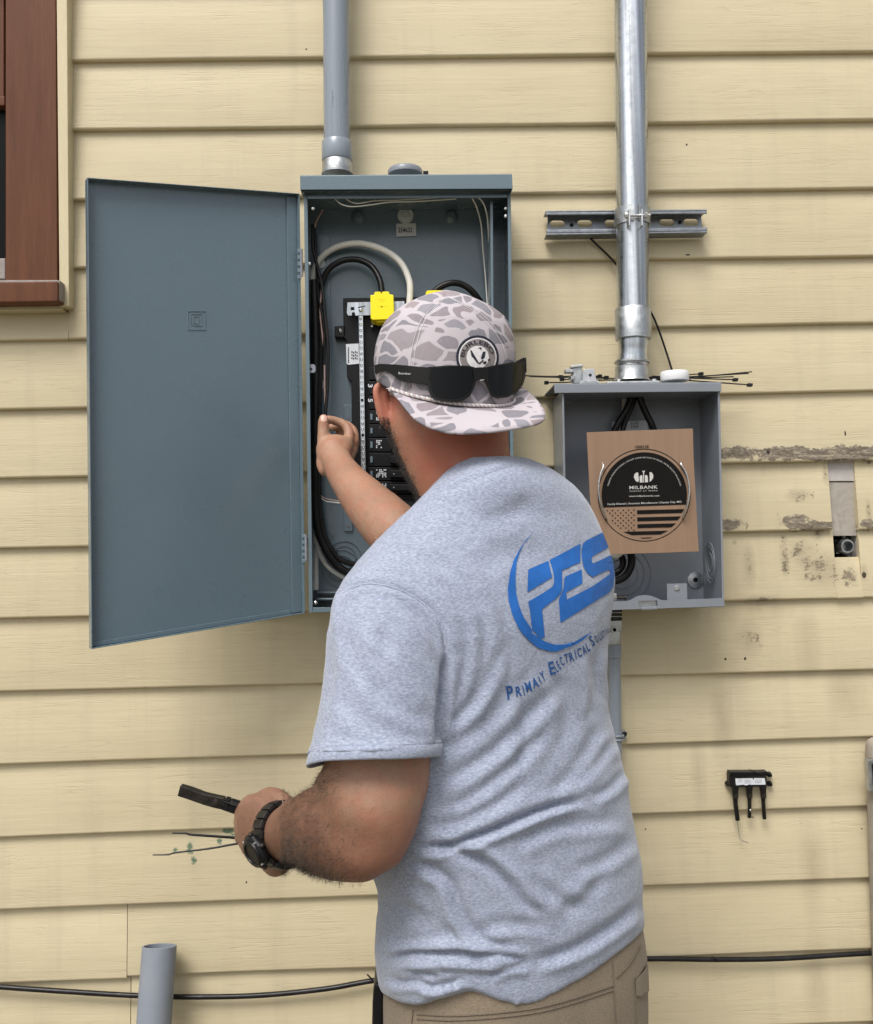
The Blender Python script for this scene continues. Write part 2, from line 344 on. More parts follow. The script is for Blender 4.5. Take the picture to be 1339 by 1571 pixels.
# ------------------------------------------------------------------ mesh helpers
ORG = {}
class MB:
    def __init__(s): s.v = []; s.f = []
    def add(s, vs, fs):
        o = len(s.v); s.v += [tuple(v) for v in vs]; s.f += [tuple(i+o for i in f) for f in fs]; return s
    def loft(s, rings, cap=True, closed=True):
        n = len(rings[0]); vs = [p for r in rings for p in r]; fs = []
        m = n if closed else n-1
        for k in range(len(rings)-1):
            for i in range(m):
                j = (i+1) % n
                fs.append((k*n+i, k*n+j, (k+1)*n+j, (k+1)*n+i))
        if cap:
            fs.append(tuple(range(n-1, -1, -1))); b = (len(rings)-1)*n; fs.append(tuple(range(b, b+n)))
        return s.add(vs, fs)
    def tube(s, pts, r, n=12, cap=True):
        pts = [Vector(p) for p in pts]; rings = []; up = None
        for k, p in enumerate(pts):
            d = (pts[min(k+1, len(pts)-1)]-pts[max(k-1, 0)]).normalized()
            if up is None: up = d.orthogonal().normalized()
            up = (up-d*up.dot(d)).normalized(); sd_ = d.cross(up)
            rr = r(k/(len(pts)-1)) if callable(r) else (r[k] if isinstance(r, (list, tuple)) else r)
            rings.append([p+(up*math.cos(a)+sd_*math.sin(a))*rr for a in [2*math.pi*i/n for i in range(n)]])
        return s.loft(rings, cap)
    def prism(s, poly, fn, y0, y1):
        """px polygon on plane y0, pushed straight back to y1"""
        a = [fn(x, y, y0) for x, y in poly]
        b = [Vector((p.x, y1, p.z)) for p in a]
        return s.loft([a, b])
    def px(s, poly, y0, y1): return s.prism(poly, P, y0, y1)
    def rect(s, x0, y0, x1, y1, yf, yb): return s.px([(x0, y0), (x1, y0), (x1, y1), (x0, y1)], yf, yb)
    def box(s, c, d):
        x, y, z = c; a, b, e = d[0]/2, d[1]/2, d[2]/2
        vs = [(x+i*a, y+j*b, z+k*e) for i in (-1, 1) for j in (-1, 1) for k in (-1, 1)]
        return s.add(vs, [(0, 1, 3, 2), (4, 6, 7, 5), (0, 4, 5, 1), (2, 3, 7, 6), (0, 2, 6, 4), (1, 5, 7, 3)])
    def lathe(s, c, axis, prof, n=28, cap=True):
        """prof: (distance along axis, radius)"""
        axis = Vector(axis).normalized(); u = axis.orthogonal().normalized(); v = axis.cross(u); c = Vector(c)
        return s.loft([[c+axis*h+(u*math.cos(a)+v*math.sin(a))*r for a in [2*math.pi*i/n for i in range(n)]] for h, r in prof], cap)
    def torus(s, c, nrm, R, r, n=32, m=8):
        nrm = Vector(nrm).normalized(); u = nrm.orthogonal().normalized(); v = nrm.cross(u); c = Vector(c); rings = []
        for i in range(n+1):
            a = 2*math.pi*i/n; d = u*math.cos(a)+v*math.sin(a)
            rings.append([c+d*(R+r*math.cos(b))+nrm*r*math.sin(b) for b in [2*math.pi*j/m for j in range(m)]])
        return s.loft(rings, False)
    def ell(s, c, ax, n=20, m=12):
        """ellipsoid, ax = three axis vectors"""
        c = Vector(c); ax = [Vector(a) for a in ax]; rings = []
        for j in range(m+1):
            t = math.pi*(j+.02)/(m+.04); rings.append([c+ax[2]*math.cos(t)+(ax[0]*math.cos(a)+ax[1]*math.sin(a))*math.sin(t) for a in [2*math.pi*i/n for i in range(n)]])
        return s.loft(rings)
    def build(s, name, material, parent=None, smooth=False, bevel=0, seg=2, autos=True, origin=None, sub=0):
        me = bpy.data.meshes.new(name)
        vs = [Vector(v) for v in s.v]
        if origin is None:
            lo = Vector([min(v[i] for v in vs) for i in range(3)]); hi = Vector([max(v[i] for v in vs) for i in range(3)])
            origin = (lo+hi)/2
            if parent is None: origin.z = lo.z
        origin = Vector(origin)
        me.from_pydata([v-origin for v in vs], [], s.f)
        bm = bmesh.new(); bm.from_mesh(me); bmesh.ops.recalc_face_normals(bm, faces=bm.faces)
        if smooth:
            for f in bm.faces: f.smooth = True
            if autos:
                for e in bm.edges:
                    if len(e.link_faces) == 2 and e.calc_face_angle(0) > math.radians(42): e.smooth = False
        bm.to_mesh(me); bm.free()
        me.materials.append(MS[material] if isinstance(material, str) else material)
        o = bpy.data.objects.new(name, me); COL.objects.link(o)
        if parent is not None:
            o.parent = parent; o.location = origin-ORG[parent.name]
        else: o.location = origin
        ORG[o.name] = origin
        if bevel:
            b = o.modifiers.new('bevel', 'BEVEL'); b.width = bevel; b.segments = seg; b.limit_method = 'ANGLE'; b.angle_limit = math.radians(40)
            for p in me.polygons: p.use_smooth = True
            b.harden_normals = False
            wn = o.modifiers.new('wn', 'WEIGHTED_NORMAL'); wn.keep_sharp = True
        return o
def tag(o, label=None, cat=None, group=None, kind=None):
    if label: o['label'] = label
    if cat: o['category'] = cat
    if group: o['group'] = group
    if kind: o['kind'] = kind
    return o
def thing(name, loc, label, cat, group=None):
    o = bpy.data.objects.new(name, None); COL.objects.link(o); o.location = loc; o.empty_display_size = .05
    ORG[o.name] = Vector(loc); return tag(o, label, cat, group)
def cr(pts, n=8):
    """Catmull-Rom through points"""
    pts = [Vector(p) for p in pts]; q = [pts[0]*2-pts[1]]+pts+[pts[-1]*2-pts[-2]]; out = []
    for i in range(1, len(q)-2):
        for k in range(n):
            t = k/n; a, b, c, d = q[i-1:i+3]
            out.append(.5*((2*b)+(c-a)*t+(2*a-5*b+4*c-d)*t*t+(-a+3*b-3*c+d)*t**3))
    out.append(pts[-1]); return out
def path(pp, n=8):
    """(px, py, y) list -> smooth world path"""
    return cr([P(*p) for p in pp], n)
def flat_mesh(polys, maxedge=1e9):
    """polys: list of [outer, hole, ...] 2D loops -> bmesh in the pixel plane"""
    bm = bmesh.new()
    for loops in polys:
        vv = [[Vector((x, y, 0)) for x, y in lp] for lp in loops]
        tris = tessellate_polygon(vv); flat = [v for lp in vv for v in lp]
        bv = [bm.verts.new(v) for v in flat]
        for tr in tris:
            try: bm.faces.new([bv[i] for i in tr])
            except ValueError: pass
    refine(bm, maxedge); return bm
def refine(bm, maxedge):
    for _ in range(7):
        es = [e for e in bm.edges if e.calc_length() > maxedge]
        if not es: break
        bmesh.ops.subdivide_edges(bm, edges=es, cuts=1)
        bmesh.ops.triangulate(bm, faces=[f for f in bm.faces if len(f.verts) > 3])
def sheet(bm, fn, thick=None):
    """pixel bmesh -> MB through fn(px,py); with thickness along +Y if given"""
    mb = MB(); bm.verts.index_update(); bm.verts.ensure_lookup_table(); pts = [fn(v.co.x, v.co.y) for v in bm.verts]
    fs = [[v.index for v in f.verts] for f in bm.faces]
    fs = [f for f in fs if all(pts[i] is not None for i in f)]
    used = sorted({i for f in fs for i in f}); mp = {j: k for k, j in enumerate(used)}
    fs = [[mp[i] for i in f] for f in fs]; pts = [pts[i] for i in used]
    if thick is None: mb.add(pts, fs)
    else:
        n = len(pts); ec = {}
        for f in fs:
            for a, b in zip(f, f[1:]+f[:1]): ec[(min(a, b), max(a, b))] = ec.get((min(a, b), max(a, b)), 0)+1
        side = [(a, b, b+n, a+n) for (a, b), c in ec.items() if c == 1]
        th = thick if callable(thick) else (lambda p: Vector((0, thick, 0)))
        mb.add(pts+[p+th(p) for p in pts], fs+[[i+n for i in f] for f in fs]+side)
    bm.free(); return mb
def circ(cx, cy, rx, ry=None, n=32, a0=0, a1=360):
    ry = rx if ry is None else ry; full = abs(a1-a0) >= 360
    return [(cx+rx*math.cos(math.radians(a0+(a1-a0)*i/(n if full else n-1))), cy+ry*math.sin(math.radians(a0+(a1-a0)*i/(n if full else n-1)))) for i in range(n)]
def text_bm(s, shear=0, spacing=1.0, bold=0):
    cu = bpy.data.curves.new('t', 'FONT'); cu.body = s; cu.shear = shear; cu.space_character = spacing; cu.offset = bold
    cu.resolution_u = 3; cu.fill_mode = 'FRONT'
    o = bpy.data.objects.new('t', cu); COL.objects.link(o)
    dg = bpy.context.evaluated_depsgraph_get(); me = o.evaluated_get(dg).to_mesh()
    bm = bmesh.new(); bm.from_mesh(me); o.evaluated_get(dg).to_mesh_clear()
    bpy.data.objects.remove(o); bpy.data.curves.remove(cu)
    return bm
def text_px(s, x0, y0, h, width=None, ang=0, arc=None, shear=0, bold=0, spacing=1.0):
    """text as a bmesh in pixels; (x0,y0) baseline start; cap height h; or arc=(cx,cy,r,a_mid)"""
    bm = text_bm(s, shear, spacing, bold)
    xs = [v.co.x for v in bm.verts]
    if not xs: return bm
    mn, mx = min(xs), max(xs); k = h/.69; kx = (width/(mx-mn)) if width else k
    ca, sa = math.cos(math.radians(ang)), math.sin(math.radians(ang))
    for v in bm.verts:
        u = (v.co.x-mn)*kx; w_ = v.co.y*k
        if arc:
            cx_, cy_, r, am = arc; tot = (mx-mn)*kx
            a = math.radians(am)+(u-tot/2)/r
            v.co = Vector((cx_+(r+w_)*math.sin(a), cy_-(r+w_)*math.cos(a), 0))
        else: v.co = Vector((x0+u*ca+w_*sa, y0+u*sa-w_*ca, 0))
    return bm
def merge(bms):
    me = bpy.data.meshes.new('t'); out = bmesh.new()
    for b in bms: b.to_mesh(me); out.from_mesh(me); b.free()
    bpy.data.meshes.remove(me); return out
def on(y): return lambda a, b: P(a, b, y)
def remesh(mb, voxel, smooth=6, fac=.5):
    me = bpy.data.meshes.new('t'); me.from_pydata([tuple(v) for v in mb.v], [], mb.f)
    bm = bmesh.new(); bm.from_mesh(me); bmesh.ops.recalc_face_normals(bm, faces=bm.faces); bm.to_mesh(me); bm.free()
    o = bpy.data.objects.new('t', me); COL.objects.link(o)
    r = o.modifiers.new('r', 'REMESH'); r.mode = 'VOXEL'; r.voxel_size = voxel
    if smooth: s_ = o.modifiers.new('s', 'SMOOTH'); s_.factor = fac; s_.iterations = smooth
    dg = bpy.context.evaluated_depsgraph_get(); e = o.evaluated_get(dg); m2 = e.to_mesh()
    V = np.empty(len(m2.vertices)*3); m2.vertices.foreach_get('co', V); V = V.reshape(-1, 3)
    L = np.empty(len(m2.loops), dtype=np.int64); m2.loops.foreach_get('vertex_index', L)
    ls = np.empty(len(m2.polygons), dtype=np.int64); m2.polygons.foreach_get('loop_start', ls)
    lt = np.empty(len(m2.polygons), dtype=np.int64); m2.polygons.foreach_get('loop_total', lt)
    F = [tuple(L[a:a+n]) for a, n in zip(ls.tolist(), lt.tolist())]
    e.to_mesh_clear(); bpy.data.objects.remove(o); bpy.data.meshes.remove(me)
    return V, F
def vnormals(V, F):
    Q = np.array([f if len(f) == 4 else (*f, f[-1]) for f in F])
    n = np.cross(V[Q[:, 2]]-V[Q[:, 0]], V[Q[:, 3]]-V[Q[:, 1]])
    out = np.zeros_like(V)
    for k in range(4): np.add.at(out, Q[:, k], n)
    return out/np.maximum(np.linalg.norm(out, axis=1, keepdims=True), 1e-12)
def direct(name, V, F, material, parent, origin=None):
    origin = Vector(V.mean(axis=0)) if origin is None else Vector(origin)
    me = bpy.data.meshes.new(name); me.from_pydata((V-np.array(origin)).tolist(), [], F)
    me.polygons.foreach_set('use_smooth', [True]*len(me.polygons)); me.materials.append(MS[material])
    o = bpy.data.objects.new(name, me); COL.objects.link(o); o.parent = parent
    o.location = origin-(ORG[parent.name] if parent else Vector()); ORG[o.name] = origin; return o
def caster(V, F, off, side=None):
    t = BVHTree.FromPolygons([tuple(v) for v in V], F)
    def fn(px, py):
        d = (P(px, py, 0)-CAM).normalized(); h = t.ray_cast(CAM, d)
        if h[0] is None: return None
        n = h[1]
        if n.dot(d) > 0: n = -n
        if -n.dot(d) < .06: return None
        return h[0]+n*off
    return fn

# ================================================================== SETTING
g = MB().box((0, -100, -.1), (700, 500, .2)).build('ground', 'ground'); tag(g, kind='structure')

wall = thing('house_wall', (0, .02, 0), 'cream painted lap siding wall of the house with a scarred patch and a brown window', 'wall')
XW0, XW1 = -2.4, 2.4
rows_l = {0: (105, 92), 1: (105, 199), 2: (105, 306), 3: (105, 411), 4: (0, 522), 5: (0, 628), 6: (0, 734), 7: (0, 841), 8: (0, 949), 9: (0, 1061), 10: (0, 1173), 11: (0, 1285), 12: (0, 1396), 13: (0, 1506)}
rows_r = [78, 183, 288, 392, 495, 599, 706, 812, 917, 1027, 1131, 1237, 1347, 1457]
YF = -.013
lines = {}
for k in range(14):
    a = P(*rows_l[k], YF); b = P(1339, rows_r[k], YF)
    lines[k] = (a.z-(b.z-a.z)/(b.x-a.x)*a.x, (b.z-a.z)/(b.x-a.x))     # z = c + m x
for k in range(-1, -6, -1): lines[k] = (lines[k+1][0]+.130, lines[k+1][1])
for k in range(14, 22): lines[k] = (lines[k-1][0]-.131, lines[k-1][1])
def plank(k, x0, x1, material='siding', dz=0, top=None, label=None, zw=None):
    c, m = lines[k]; cu, mu = lines[k-1]
    n = max(2, int((x1-x0)/.24)+1); rings = []
    r0 = random.random()*50
    for i in range(n+1):
        x = x0+(x1-x0)*i/n
        wv = (noise.noise(Vector((x*2.2, k*3.1+r0, 0)))*.0016)
        wy = noise.noise(Vector((x*1.7, k*5.3+r0, 9)))*.0022
        z = c+m*x+dz+wv; zt = (cu+mu*x+.014) if top is None else top
        rings.append([Vector((x, y, zz)) for y, zz in ((-.0005, zt), (YF+wy, z+.0045), (YF+.0006+wy, z+.0018), (YF+.0022+wy, z+.0003), (YF+.0045+wy, z), (.0015, z), (.006, zt))])
    o = MB().loft(rings).build('plank', material, wall, smooth=True)
    if label: o['label'] = label
    return o
XT = P(100, 200, -.012).x      # right edge of the window trim
for k in range(-4, 22):
    if k in (7, 8, 13, 14): continue
    sm = 'siding_scar' if 5 <= k <= 10 else ('siding_green' if k in (11, 12) else 'siding')
    if k == 10: sm = 'siding'
    if k < 4: plank(k, XT, XW1, 'siding')
    elif k == 4: plank(k, XT+.001, XW1, 'siding'); 
    else: plank(k, XW0, XW1, sm)
# lower part of row 4 runs on under the window
c4, m4 = lines[4]
plank(4, XW0, XT, 'siding', top=P(50, 474, -.012).z)
gx0, gx1 = P(1274, 760, -.01).x, P(1315, 760, -.01).x
plank(7, XW0, gx0, 'siding_scar'); plank(7, gx1, XW1, 'siding_scar', label='short plank piece right of the cut-out')
hx0, hx1 = P(1281, 840, -.01).x, P(1320, 840, -.01).x
plank(8, XW0, hx0, 'siding_scar'); plank(8, hx1, XW1, 'siding_scar')
plank(8, hx0, hx1, 'siding_scar', top=P(1300, 855, -.01).z, label='plank stub below the square hole')
jx = P(195, 1450, -.01).x
plank(13, XW0, jx-.0012, 'siding', dz=-.004); plank(13, jx, XW1, 'siding'); plank(14, XW0, jx+.003, 'siding', dz=-.003); plank(14, jx+.0045, XW1, 'siding')
# sheathing behind, with the square hole and its cavity
z1, z0 = P(1300, 822, .01).z, P(1300, 856, .01).z
zt, zb = 3.2, 0.0
mb = MB()
for (a, b, c_, d) in ((XW0, hx0, zb, zt), (hx1, XW1, zb, zt), (hx0, hx1, z1, zt), (hx0, hx1, zb, z0)):
    mb.box(((a+b)/2, .018, (c_+d)/2), (b-a, .02, d-c_))
mb.build('sheathing', 'sheath', wall)
mb = MB(); hc = ((hx0+hx1)/2, .09, (z0+z1)/2); W_, H_ = (hx1-hx0), (z1-z0)
mb.box((hc[0], .135, hc[2]), (W_+.02, .01, H_+.02)).box((hc[0]-W_/2-.006, .079, hc[2]), (.01, .1, H_+.02)).box((hc[0]+W_/2+.006, .079, hc[2]), (.01, .1, H_+.02))
mb.box((hc[0], .079, hc[2]+H_/2+.006), (W_, .1, .01)).box((hc[0], .079, hc[2]-H_/2-.006), (W_, .1, .01))
mb.build('cavity', 'cavity', wall)
MB().px([(1270, 690), (1320, 690), (1320, 738), (1270, 738)], .001, .007).build('sheathing_board', 'sheath2', wall, bevel=.0005)
MB().px([(1272, 740), (1322, 740), (1324, 822), (1274, 822)], .003, .0075).build('sheathing_board', 'sheath', wall, bevel=.0005)
# foundation band far below
MB().box((0, .03, .25), (XW1-XW0, .04, .5)).build('foundation', 'sheath', wall)

# window at the upper left (part of the wall)
win = MB().px([(8, -260), (84, -260), (88, 432), (8, 432)], -.030, .02).build('window', 'brown', wall, bevel=.002)
win['label'] = 'brown painted window casing at the upper left'
MB().px([(-420, -260), (8, -260), (8, -40), (-420, -40)], -.030, .02).build('head_casing', 'brown', win, bevel=.002)
MB().px([(-420, 438), (89, 431), (89, 463), (-420, 471)], -.062, .0).build('sill', 'brown', win, bevel=.003)
MB().px([(86, 430), (91.5, 430), (91.5, 460), (86, 461)], -.057, -.02).build('caulk', 'putty', win, bevel=.001)
MB().px([(-300, 430), (88, 429.5), (88, 432.5), (-300, 440)], -.034, .0).build('sill_caulk', 'putty', win, bevel=.001)
MB().px([(-420, 466), (95, 463), (95, 475), (-420, 482)], -.030, .0).build('apron', 'trim', win, bevel=.001)
MB().px([(84, -260), (101, -260), (106, 470), (91, 470)], -.034, .0).build('side_trim', 'trim', win, bevel=.0015)
MB().px([(-420, -40), (6, -40), (6, 152), (-420, 160)], -.008, .02).build('upper_sash', 'brown', win, bevel=.002)
MB().px([(-420, 150), (7, 147), (7, 162), (-420, 165)], -.016, .02).build('meeting_rail', 'brown', win, bevel=.002)
MB().px([(-420, 162), (8, 162), (8, 400), (-420, 400)], .002, .006).build('pane', 'darkglass', win)
MB().px([(-420, 398), (8, 396), (8, 428), (-420, 434)], -.012, .02).build('lower_sash', 'putty', win, bevel=.002)

# old conduit fitting in the square hole
o = thing('pipe_fitting', P(1299, 838, .03), 'small grey threaded pipe fitting with locknut poking from the square hole in the siding', 'pipe fitting')
c = P(1299, 838, .0)
MB().lathe(c+Vector((0, .10, 0)), (0, -1, 0), [(0, .013), (.098, .013), (.104, .0125), (.104, .0098), (.01, .0098)], 24, False).build('threaded_pipe', 'zinc', o, smooth=True)
mb = MB(); mb.lathe(P(1296, 838, .04), (0, -1, 0), [(0, .0175), (.006, .0185), (.010, .0175), (.012, .014)], 10); 
for a in (20, 95, 150, 215, 290):
    p = P(1296, 838, .033)+Vector((math.cos(math.radians(a))*.019, 0, math.sin(math.radians(a))*.019)); mb.box(p, (.006, .006, .006))
mb.build('locknut', 'zinc', o, smooth=True)

# ================================================================== BREAKER PANEL
YP = -.118
pan = thing('breaker_panel', P(625, 940, -.06), 'tall open blue-grey electrical breaker panel with its door swung out to the left', 'breaker panel')
TL, TR, BR, BL = (466, 291), (783, 289), (790, 937), (474, 940)
def side(name, poly, yb=-.004, mat_='enamel', bev=.0008, par=None, yf=YP):
    return MB().px(poly, yf, yb).build(name, mat_, par or pan, bevel=bev)
def shell(parent, material, tl, tr, br, bl, yf, yb, th=2.0):
    """four walls and back of an open box; corners in px on the front plane"""
    side('side_wall', [tl, (tl[0]+th, tl[1]), (bl[0]+th, bl[1]), bl], yb, material, .0005, parent, yf)
    side('side_wall', [(tr[0]-th, tr[1]), tr, br, (br[0]-th, br[1])], yb, material, .0005, parent, yf)
    side('bottom_wall', [(bl[0]+th, bl[1]-th), (br[0]-th, br[1]-th), (br[0]-th, br[1]), (bl[0]+th, bl[1])], yb, material, .0005, parent, yf)
    side('top_wall', [(tl[0]+th, tl[1]), (tr[0]-th, tr[1]), (tr[0]-th, tr[1]+th), (tl[0]+th, tl[1]+th)], yb, material, .0005, parent, yf)
    a, b, c_, d = (P(*q, yf) for q in (tl, tr, br, bl))
    mb = MB(); r = [Vector((q.x, yb-.0015, q.z)) for q in (a, b, c_, d)]; r2 = [Vector((q.x, yb+.0005, q.z)) for q in (a, b, c_, d)]
    mb.loft([r, r2]); mb.build('back_plate', material, parent)
shell(pan, 'enamel', TL, TR, BR, BL, YP, -.018)
# return flanges round the opening
side('front_flange', [(466, 300), (471.5, 300), (479.5, 940), (474, 940)], YP+.0018, yf=YP-.0005, bev=.0004)
side('front_flange', [(778.5, 298), (783.5, 298), (790, 936), (785, 936)], YP+.0018, yf=YP-.0005, bev=.0004)
side('front_flange', [(472, 299.5), (778, 297.5), (778, 303), (472, 305)], YP-.0015, yf=YP-.004)
side('front_flange', [(480, 932), (785, 929), (785, 936.5), (480, 939.5)], YP+.0018, yf=YP-.0005, bev=.0004)
side('inner_flange', [(752, 308), (756, 308), (760, 930), (756, 930)], -.012, yf=-.105, bev=.0005)
# hood
mb = MB(); a = [P(460, 268.5, -.140), P(785.5, 266.5, -.140), P(786.5, 289.5, -.140), P(460.5, 291, -.140)]
prof = []
for q, xk in ((a[0], 0), (a[1], 1)):
    zt_, zb_ = q.z, (a[3].z if xk == 0 else a[2].z)
    prof.append([Vector((q.x, y, z)) for y, z in ((0, zt_+.004), (-.138, zt_+.0005), (-.140, zt_-.0015), (-.140, zb_), (-.1385, zb_), (-.1385, zt_-.003), (0, zt_+.001))])
mb.loft(prof); mb.build('hood', 'enamel', pan, bevel=.0006)
side('hood_end', [(460, 270), (461.5, 270), (462, 290.5), (460.5, 291)], -.002, yf=-.1384)
side('hood_end', [(784, 268), (785.5, 267), (786.5, 289.5), (785, 290)], -.002, yf=-.1384)
side('hood_underside', [(463, 291), (783, 289), (783, 292), (463, 294)], -.002, yf=-.120)
# hub closure on top
c = P(621.5, 267.0, -.07); c.z += .002
MB().lathe(c, (0, 0, 1), [(-.004, .031), (.003, .0315), (.0065, .029), (.0085, .022), (.009, .004)], 32).build('hub_cap', 'enamel2', pan, smooth=True)
MB().rect(649, 262, 657, 268, -.05, -.03).build('cap_screw', 'blackpl', pan, bevel=.0005)
# knockout dimples, screws and stickers on the back
YB = -.0215
def boss(px, py, R, h=.007, m_='enamel', name='mounting_dimple', par=pan, y=YB):
    c = P(px, py, y)
    return MB().lathe(c, (0, -1, 0), [(-.001, R), (.0006, R), (h*.4, R*.82), (h, R*.45), (h, R*.3), (h-.003, R*.28), (h-.003, .0004)], 28).build(name, m_, par, smooth=True)
boss(549, 333, .0125); boss(692, 332, .0125)
c = P(622, 331, -.0225)
MB().lathe(c, (0, -1, 0), [(0, .0150), (.0015, .0148), (.0018, .0135), (.0006, .012), (.0022, .0065), (.0035, .0058), (.0035, .0035), (.002, .003), (.002, .0003)], 32).build('mounting_washer', 'dotpaint', pan, smooth=True)
lab = MB().px([(607.5, 343), (638, 342.5), (638.5, 362), (608, 363)], YB-.0012, YB-.0006).build('number_label', 'sticker', pan, bevel=.0002)
sheet(text_px('254632', 610.5, 356.5, 7.2, 22, -.6, bold=.012), on(YB-.0016)).build('printed_number', 'ink', lab)
for (x, y) in ((492, 405), (493, 474), (492, 590)):
    MB().lathe(P(x, y, -.024), (0, -1, 0), [(0, .0085), (.0012, .0085), (.0014, .0078), (.0014, .0002)], 24).build('knockout_disc', 'dotpaint', pan, smooth=True)
side('raceway_strip', [(486, 360), (506, 360), (510, 700), (490, 700)], -.018, yf=-.0225)
for (x, y) in ((510, 819), (531, 640), (533, 647)):
    MB().torus(P(x, y, YB-.0005), (0, 1, 0), .0026, .0009, 16, 6).build('screw_boss', 'enamel2', pan, smooth=True)
for (y0, y1) in ((621, 648), (785, 815)):
    side('bus_bracket', [(527, y0), (540, y0), (541, y1), (528, y1)], -.018, yf=-.0245)
    MB().torus(P(534, (y0+y1)/2+6, -.0248), (0, 1, 0), .0024, .0009, 16, 6).build('bracket_screw', 'enamel2', pan, smooth=True)
for R_ in (.030, .021):
    MB().torus(P(528, 855, YB), (0, 1, 0), R_, .0009, 48, 6).build('knockout_ring', 'enamel', pan, smooth=True)
for R_ in (.034, .024):
    MB().torus(P(523, 872, YB), (0, 1, 0), R_, .0009, 48, 6).build('knockout_ring', 'enamel', pan, smooth=True)
for (x, y) in ((484, 925), (480, 320), (776, 332), (776, 320), (474, 405), (474, 826)):
    MB().lathe(P(x, y, YP+.008), (0, -1, 0), [(0, .0035), (.002, .0035), (.003, .0022), (.003, .0002)], 12).build('corner_screw', 'bright', pan, smooth=True)
for (y0, h_) in ((908, 0), (918, 0)):
    side('bottom_rib', [(486, y0), (700, y0-2), (700, y0+1.2), (486, y0+3)], -.004, yf=-.05+(y0-908)*-.003)
MB().px([(469, 559), (482, 559), (484, 562), (484, 570), (481, 572), (470, 572)], YP+.004, YP+.006).build('latch_tab', 'enamel2', pan, bevel=.0004)
MB().torus(P(477, 566, YP+.0038), (0, 1, 0), .0016, .0007, 12, 6).build('latch_hole', 'ink', pan, smooth=True)

# bus assembly
YB2 = -.045
MB().px([(526, 457), (700, 455), (706, 768), (540, 768), (539, 585), (532, 578), (531, 520), (527, 518)], YB2, -.02).build('bus_backing', 'blackpl', pan, bevel=.001)
MB().px([(513, 500), (530, 499), (530, 517), (513, 517)], YB2, -.02).build('bus_ear', 'blackpl', pan, bevel=.001)
boss(522, 507, .0045, .003, 'bright', 'bus_screw', y=YB2)
mb = sheet(flat_mesh([[[(533, 464), (620, 462), (620, 482), (545, 484), (544, 479), (540, 479), (539.5, 484), (534, 484), (532, 480)], [(538, 471), (543.5, 471), (543.5, 476), (538, 476)]]]), on(-.062), .0025)
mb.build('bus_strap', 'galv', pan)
boss(553.5, 476, .0038, .003, 'bright', 'bus_screw', y=-.062)
MB().tube([P(549, 471.5, -.0635), P(555, 470.5, -.0635), P(560, 469, -.0635)], .0006, 6).build('scratch_mark', 'ink', pan)
boss(570.5, 501, .0036, .004, 'bright', 'bus_screw', y=-.052)
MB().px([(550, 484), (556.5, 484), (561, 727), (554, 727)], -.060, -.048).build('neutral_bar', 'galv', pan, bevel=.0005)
for i in range(27):
    t_ = i/26; x = 553+t_*4.6; y = 489+t_*232
    mb = MB(); mb.lathe(P(x, y, -.060), (0, -1, 0), [(0, .0026), (.0016, .0026), (.0022, .0018), (.0012, .0012), (.0012, .0001)], 10)
    mb.build('terminal_screw', 'ink' if i in (14, 20) else ('bright' if i % 3 else 'zinc'), pan, smooth=True)
st = MB().px([(530.5, 528), (550, 527), (551, 558), (534, 559.5), (531.5, 558)], YB2-.0016, YB2-.0008).build('spec_label', 'labelw', pan)
bms = [flat_mesh([[[(533.5+a_*1.0, 533+i*3.1), (535.2, 533+i*3.1), (535.4, 535.2+i*3.1), (533.7, 535.2+i*3.1)]]]) for i, a_ in enumerate([0]*8)]
for i in range(4):
    for j in range(3):
        x, y = 539+i*2.6, 538.5+j*4.6+(i % 2)
        bms.append(flat_mesh([[[(x, y), (x+1.5, y), (x+1.5, y+3), (x, y+3)]]]))
sheet(merge(bms), on(YB2-.0020)).build('label_print', 'ink', st)
# circuit number tiles and breakers down the left column
def tile(y0, y1, txt):
    o = MB().rect(566, y0+.8, 700, y1-.8, -.066, YB2+.001).build('number_tile', 'blackpl', pan, bevel=.0008)
    if txt:
        bm = text_px(txt, 0, 0, 6.6, 5.2, 90, bold=.02)
        xs = [v.co.x for v in bm.verts]; ys = [v.co.y for v in bm.verts]
        for v in bm.verts: v.co.x += 565.8+ (2.6-(min(xs)+max(xs))/2) -.4; v.co.y += (y0+y1)/2-(min(ys)+max(ys))/2-3
        sheet(bm, on(-.0664)).build('tile_number', 'labelw', o)
tile(563, 583.5, None); tile(584, 605.5, '3'); tile(606, 628.5, '5')
for n_, (y0, y1, codes) in enumerate(((629, 650, 1), (650.6, 671, 0), (671.6, 693.4, 1), (694.2, 715.8, 0), (716.5, 737.5, 2), (738.3, 757.5, 2))):
    br = MB().rect(566, y0+.5, 700, y1-.5, -.072, YB2+.001).build('breaker', 'blackpl', pan, bevel=.0009)
    MB().rect(598, y0+5, 640, y1-5, -.084, -.0725).build('handle', 'blackpl', br, bevel=.001)
    MB().rect(568, y0+6, 571.5, y1-6, -.0745, -.0718).build('edge_mark', 'enamel', br, bevel=.0005)
    if codes:
        bms = []; rr = random.Random(n_*5+1)
        for i in range(7 if codes == 2 else 4):
            for j in range(5):
                if rr.random() < .62:
                    x, y = 577+i*2.3, y0+3.5+j*2.6
                    if y+2.2 < y1-2: bms.append(flat_mesh([[[(x, y), (x+1.5, y), (x+1.5, y+1.9), (x, y+1.9)]]]))
        sheet(merge(bms), on(-.0725)).build('rating_print', 'labelw', br)
        MB().lathe(P(604, (y0+y1)/2, -.0845), (0, -1, 0), [(0, .0008), (.0003, .0008)], 8).build('dot', 'labelw', br)
MB().px([(566, 758.5), (700, 758.5), (700, 768), (566, 768)], -.066, YB2+.001).build('filler_plate', 'blackpl', pan, bevel=.001)
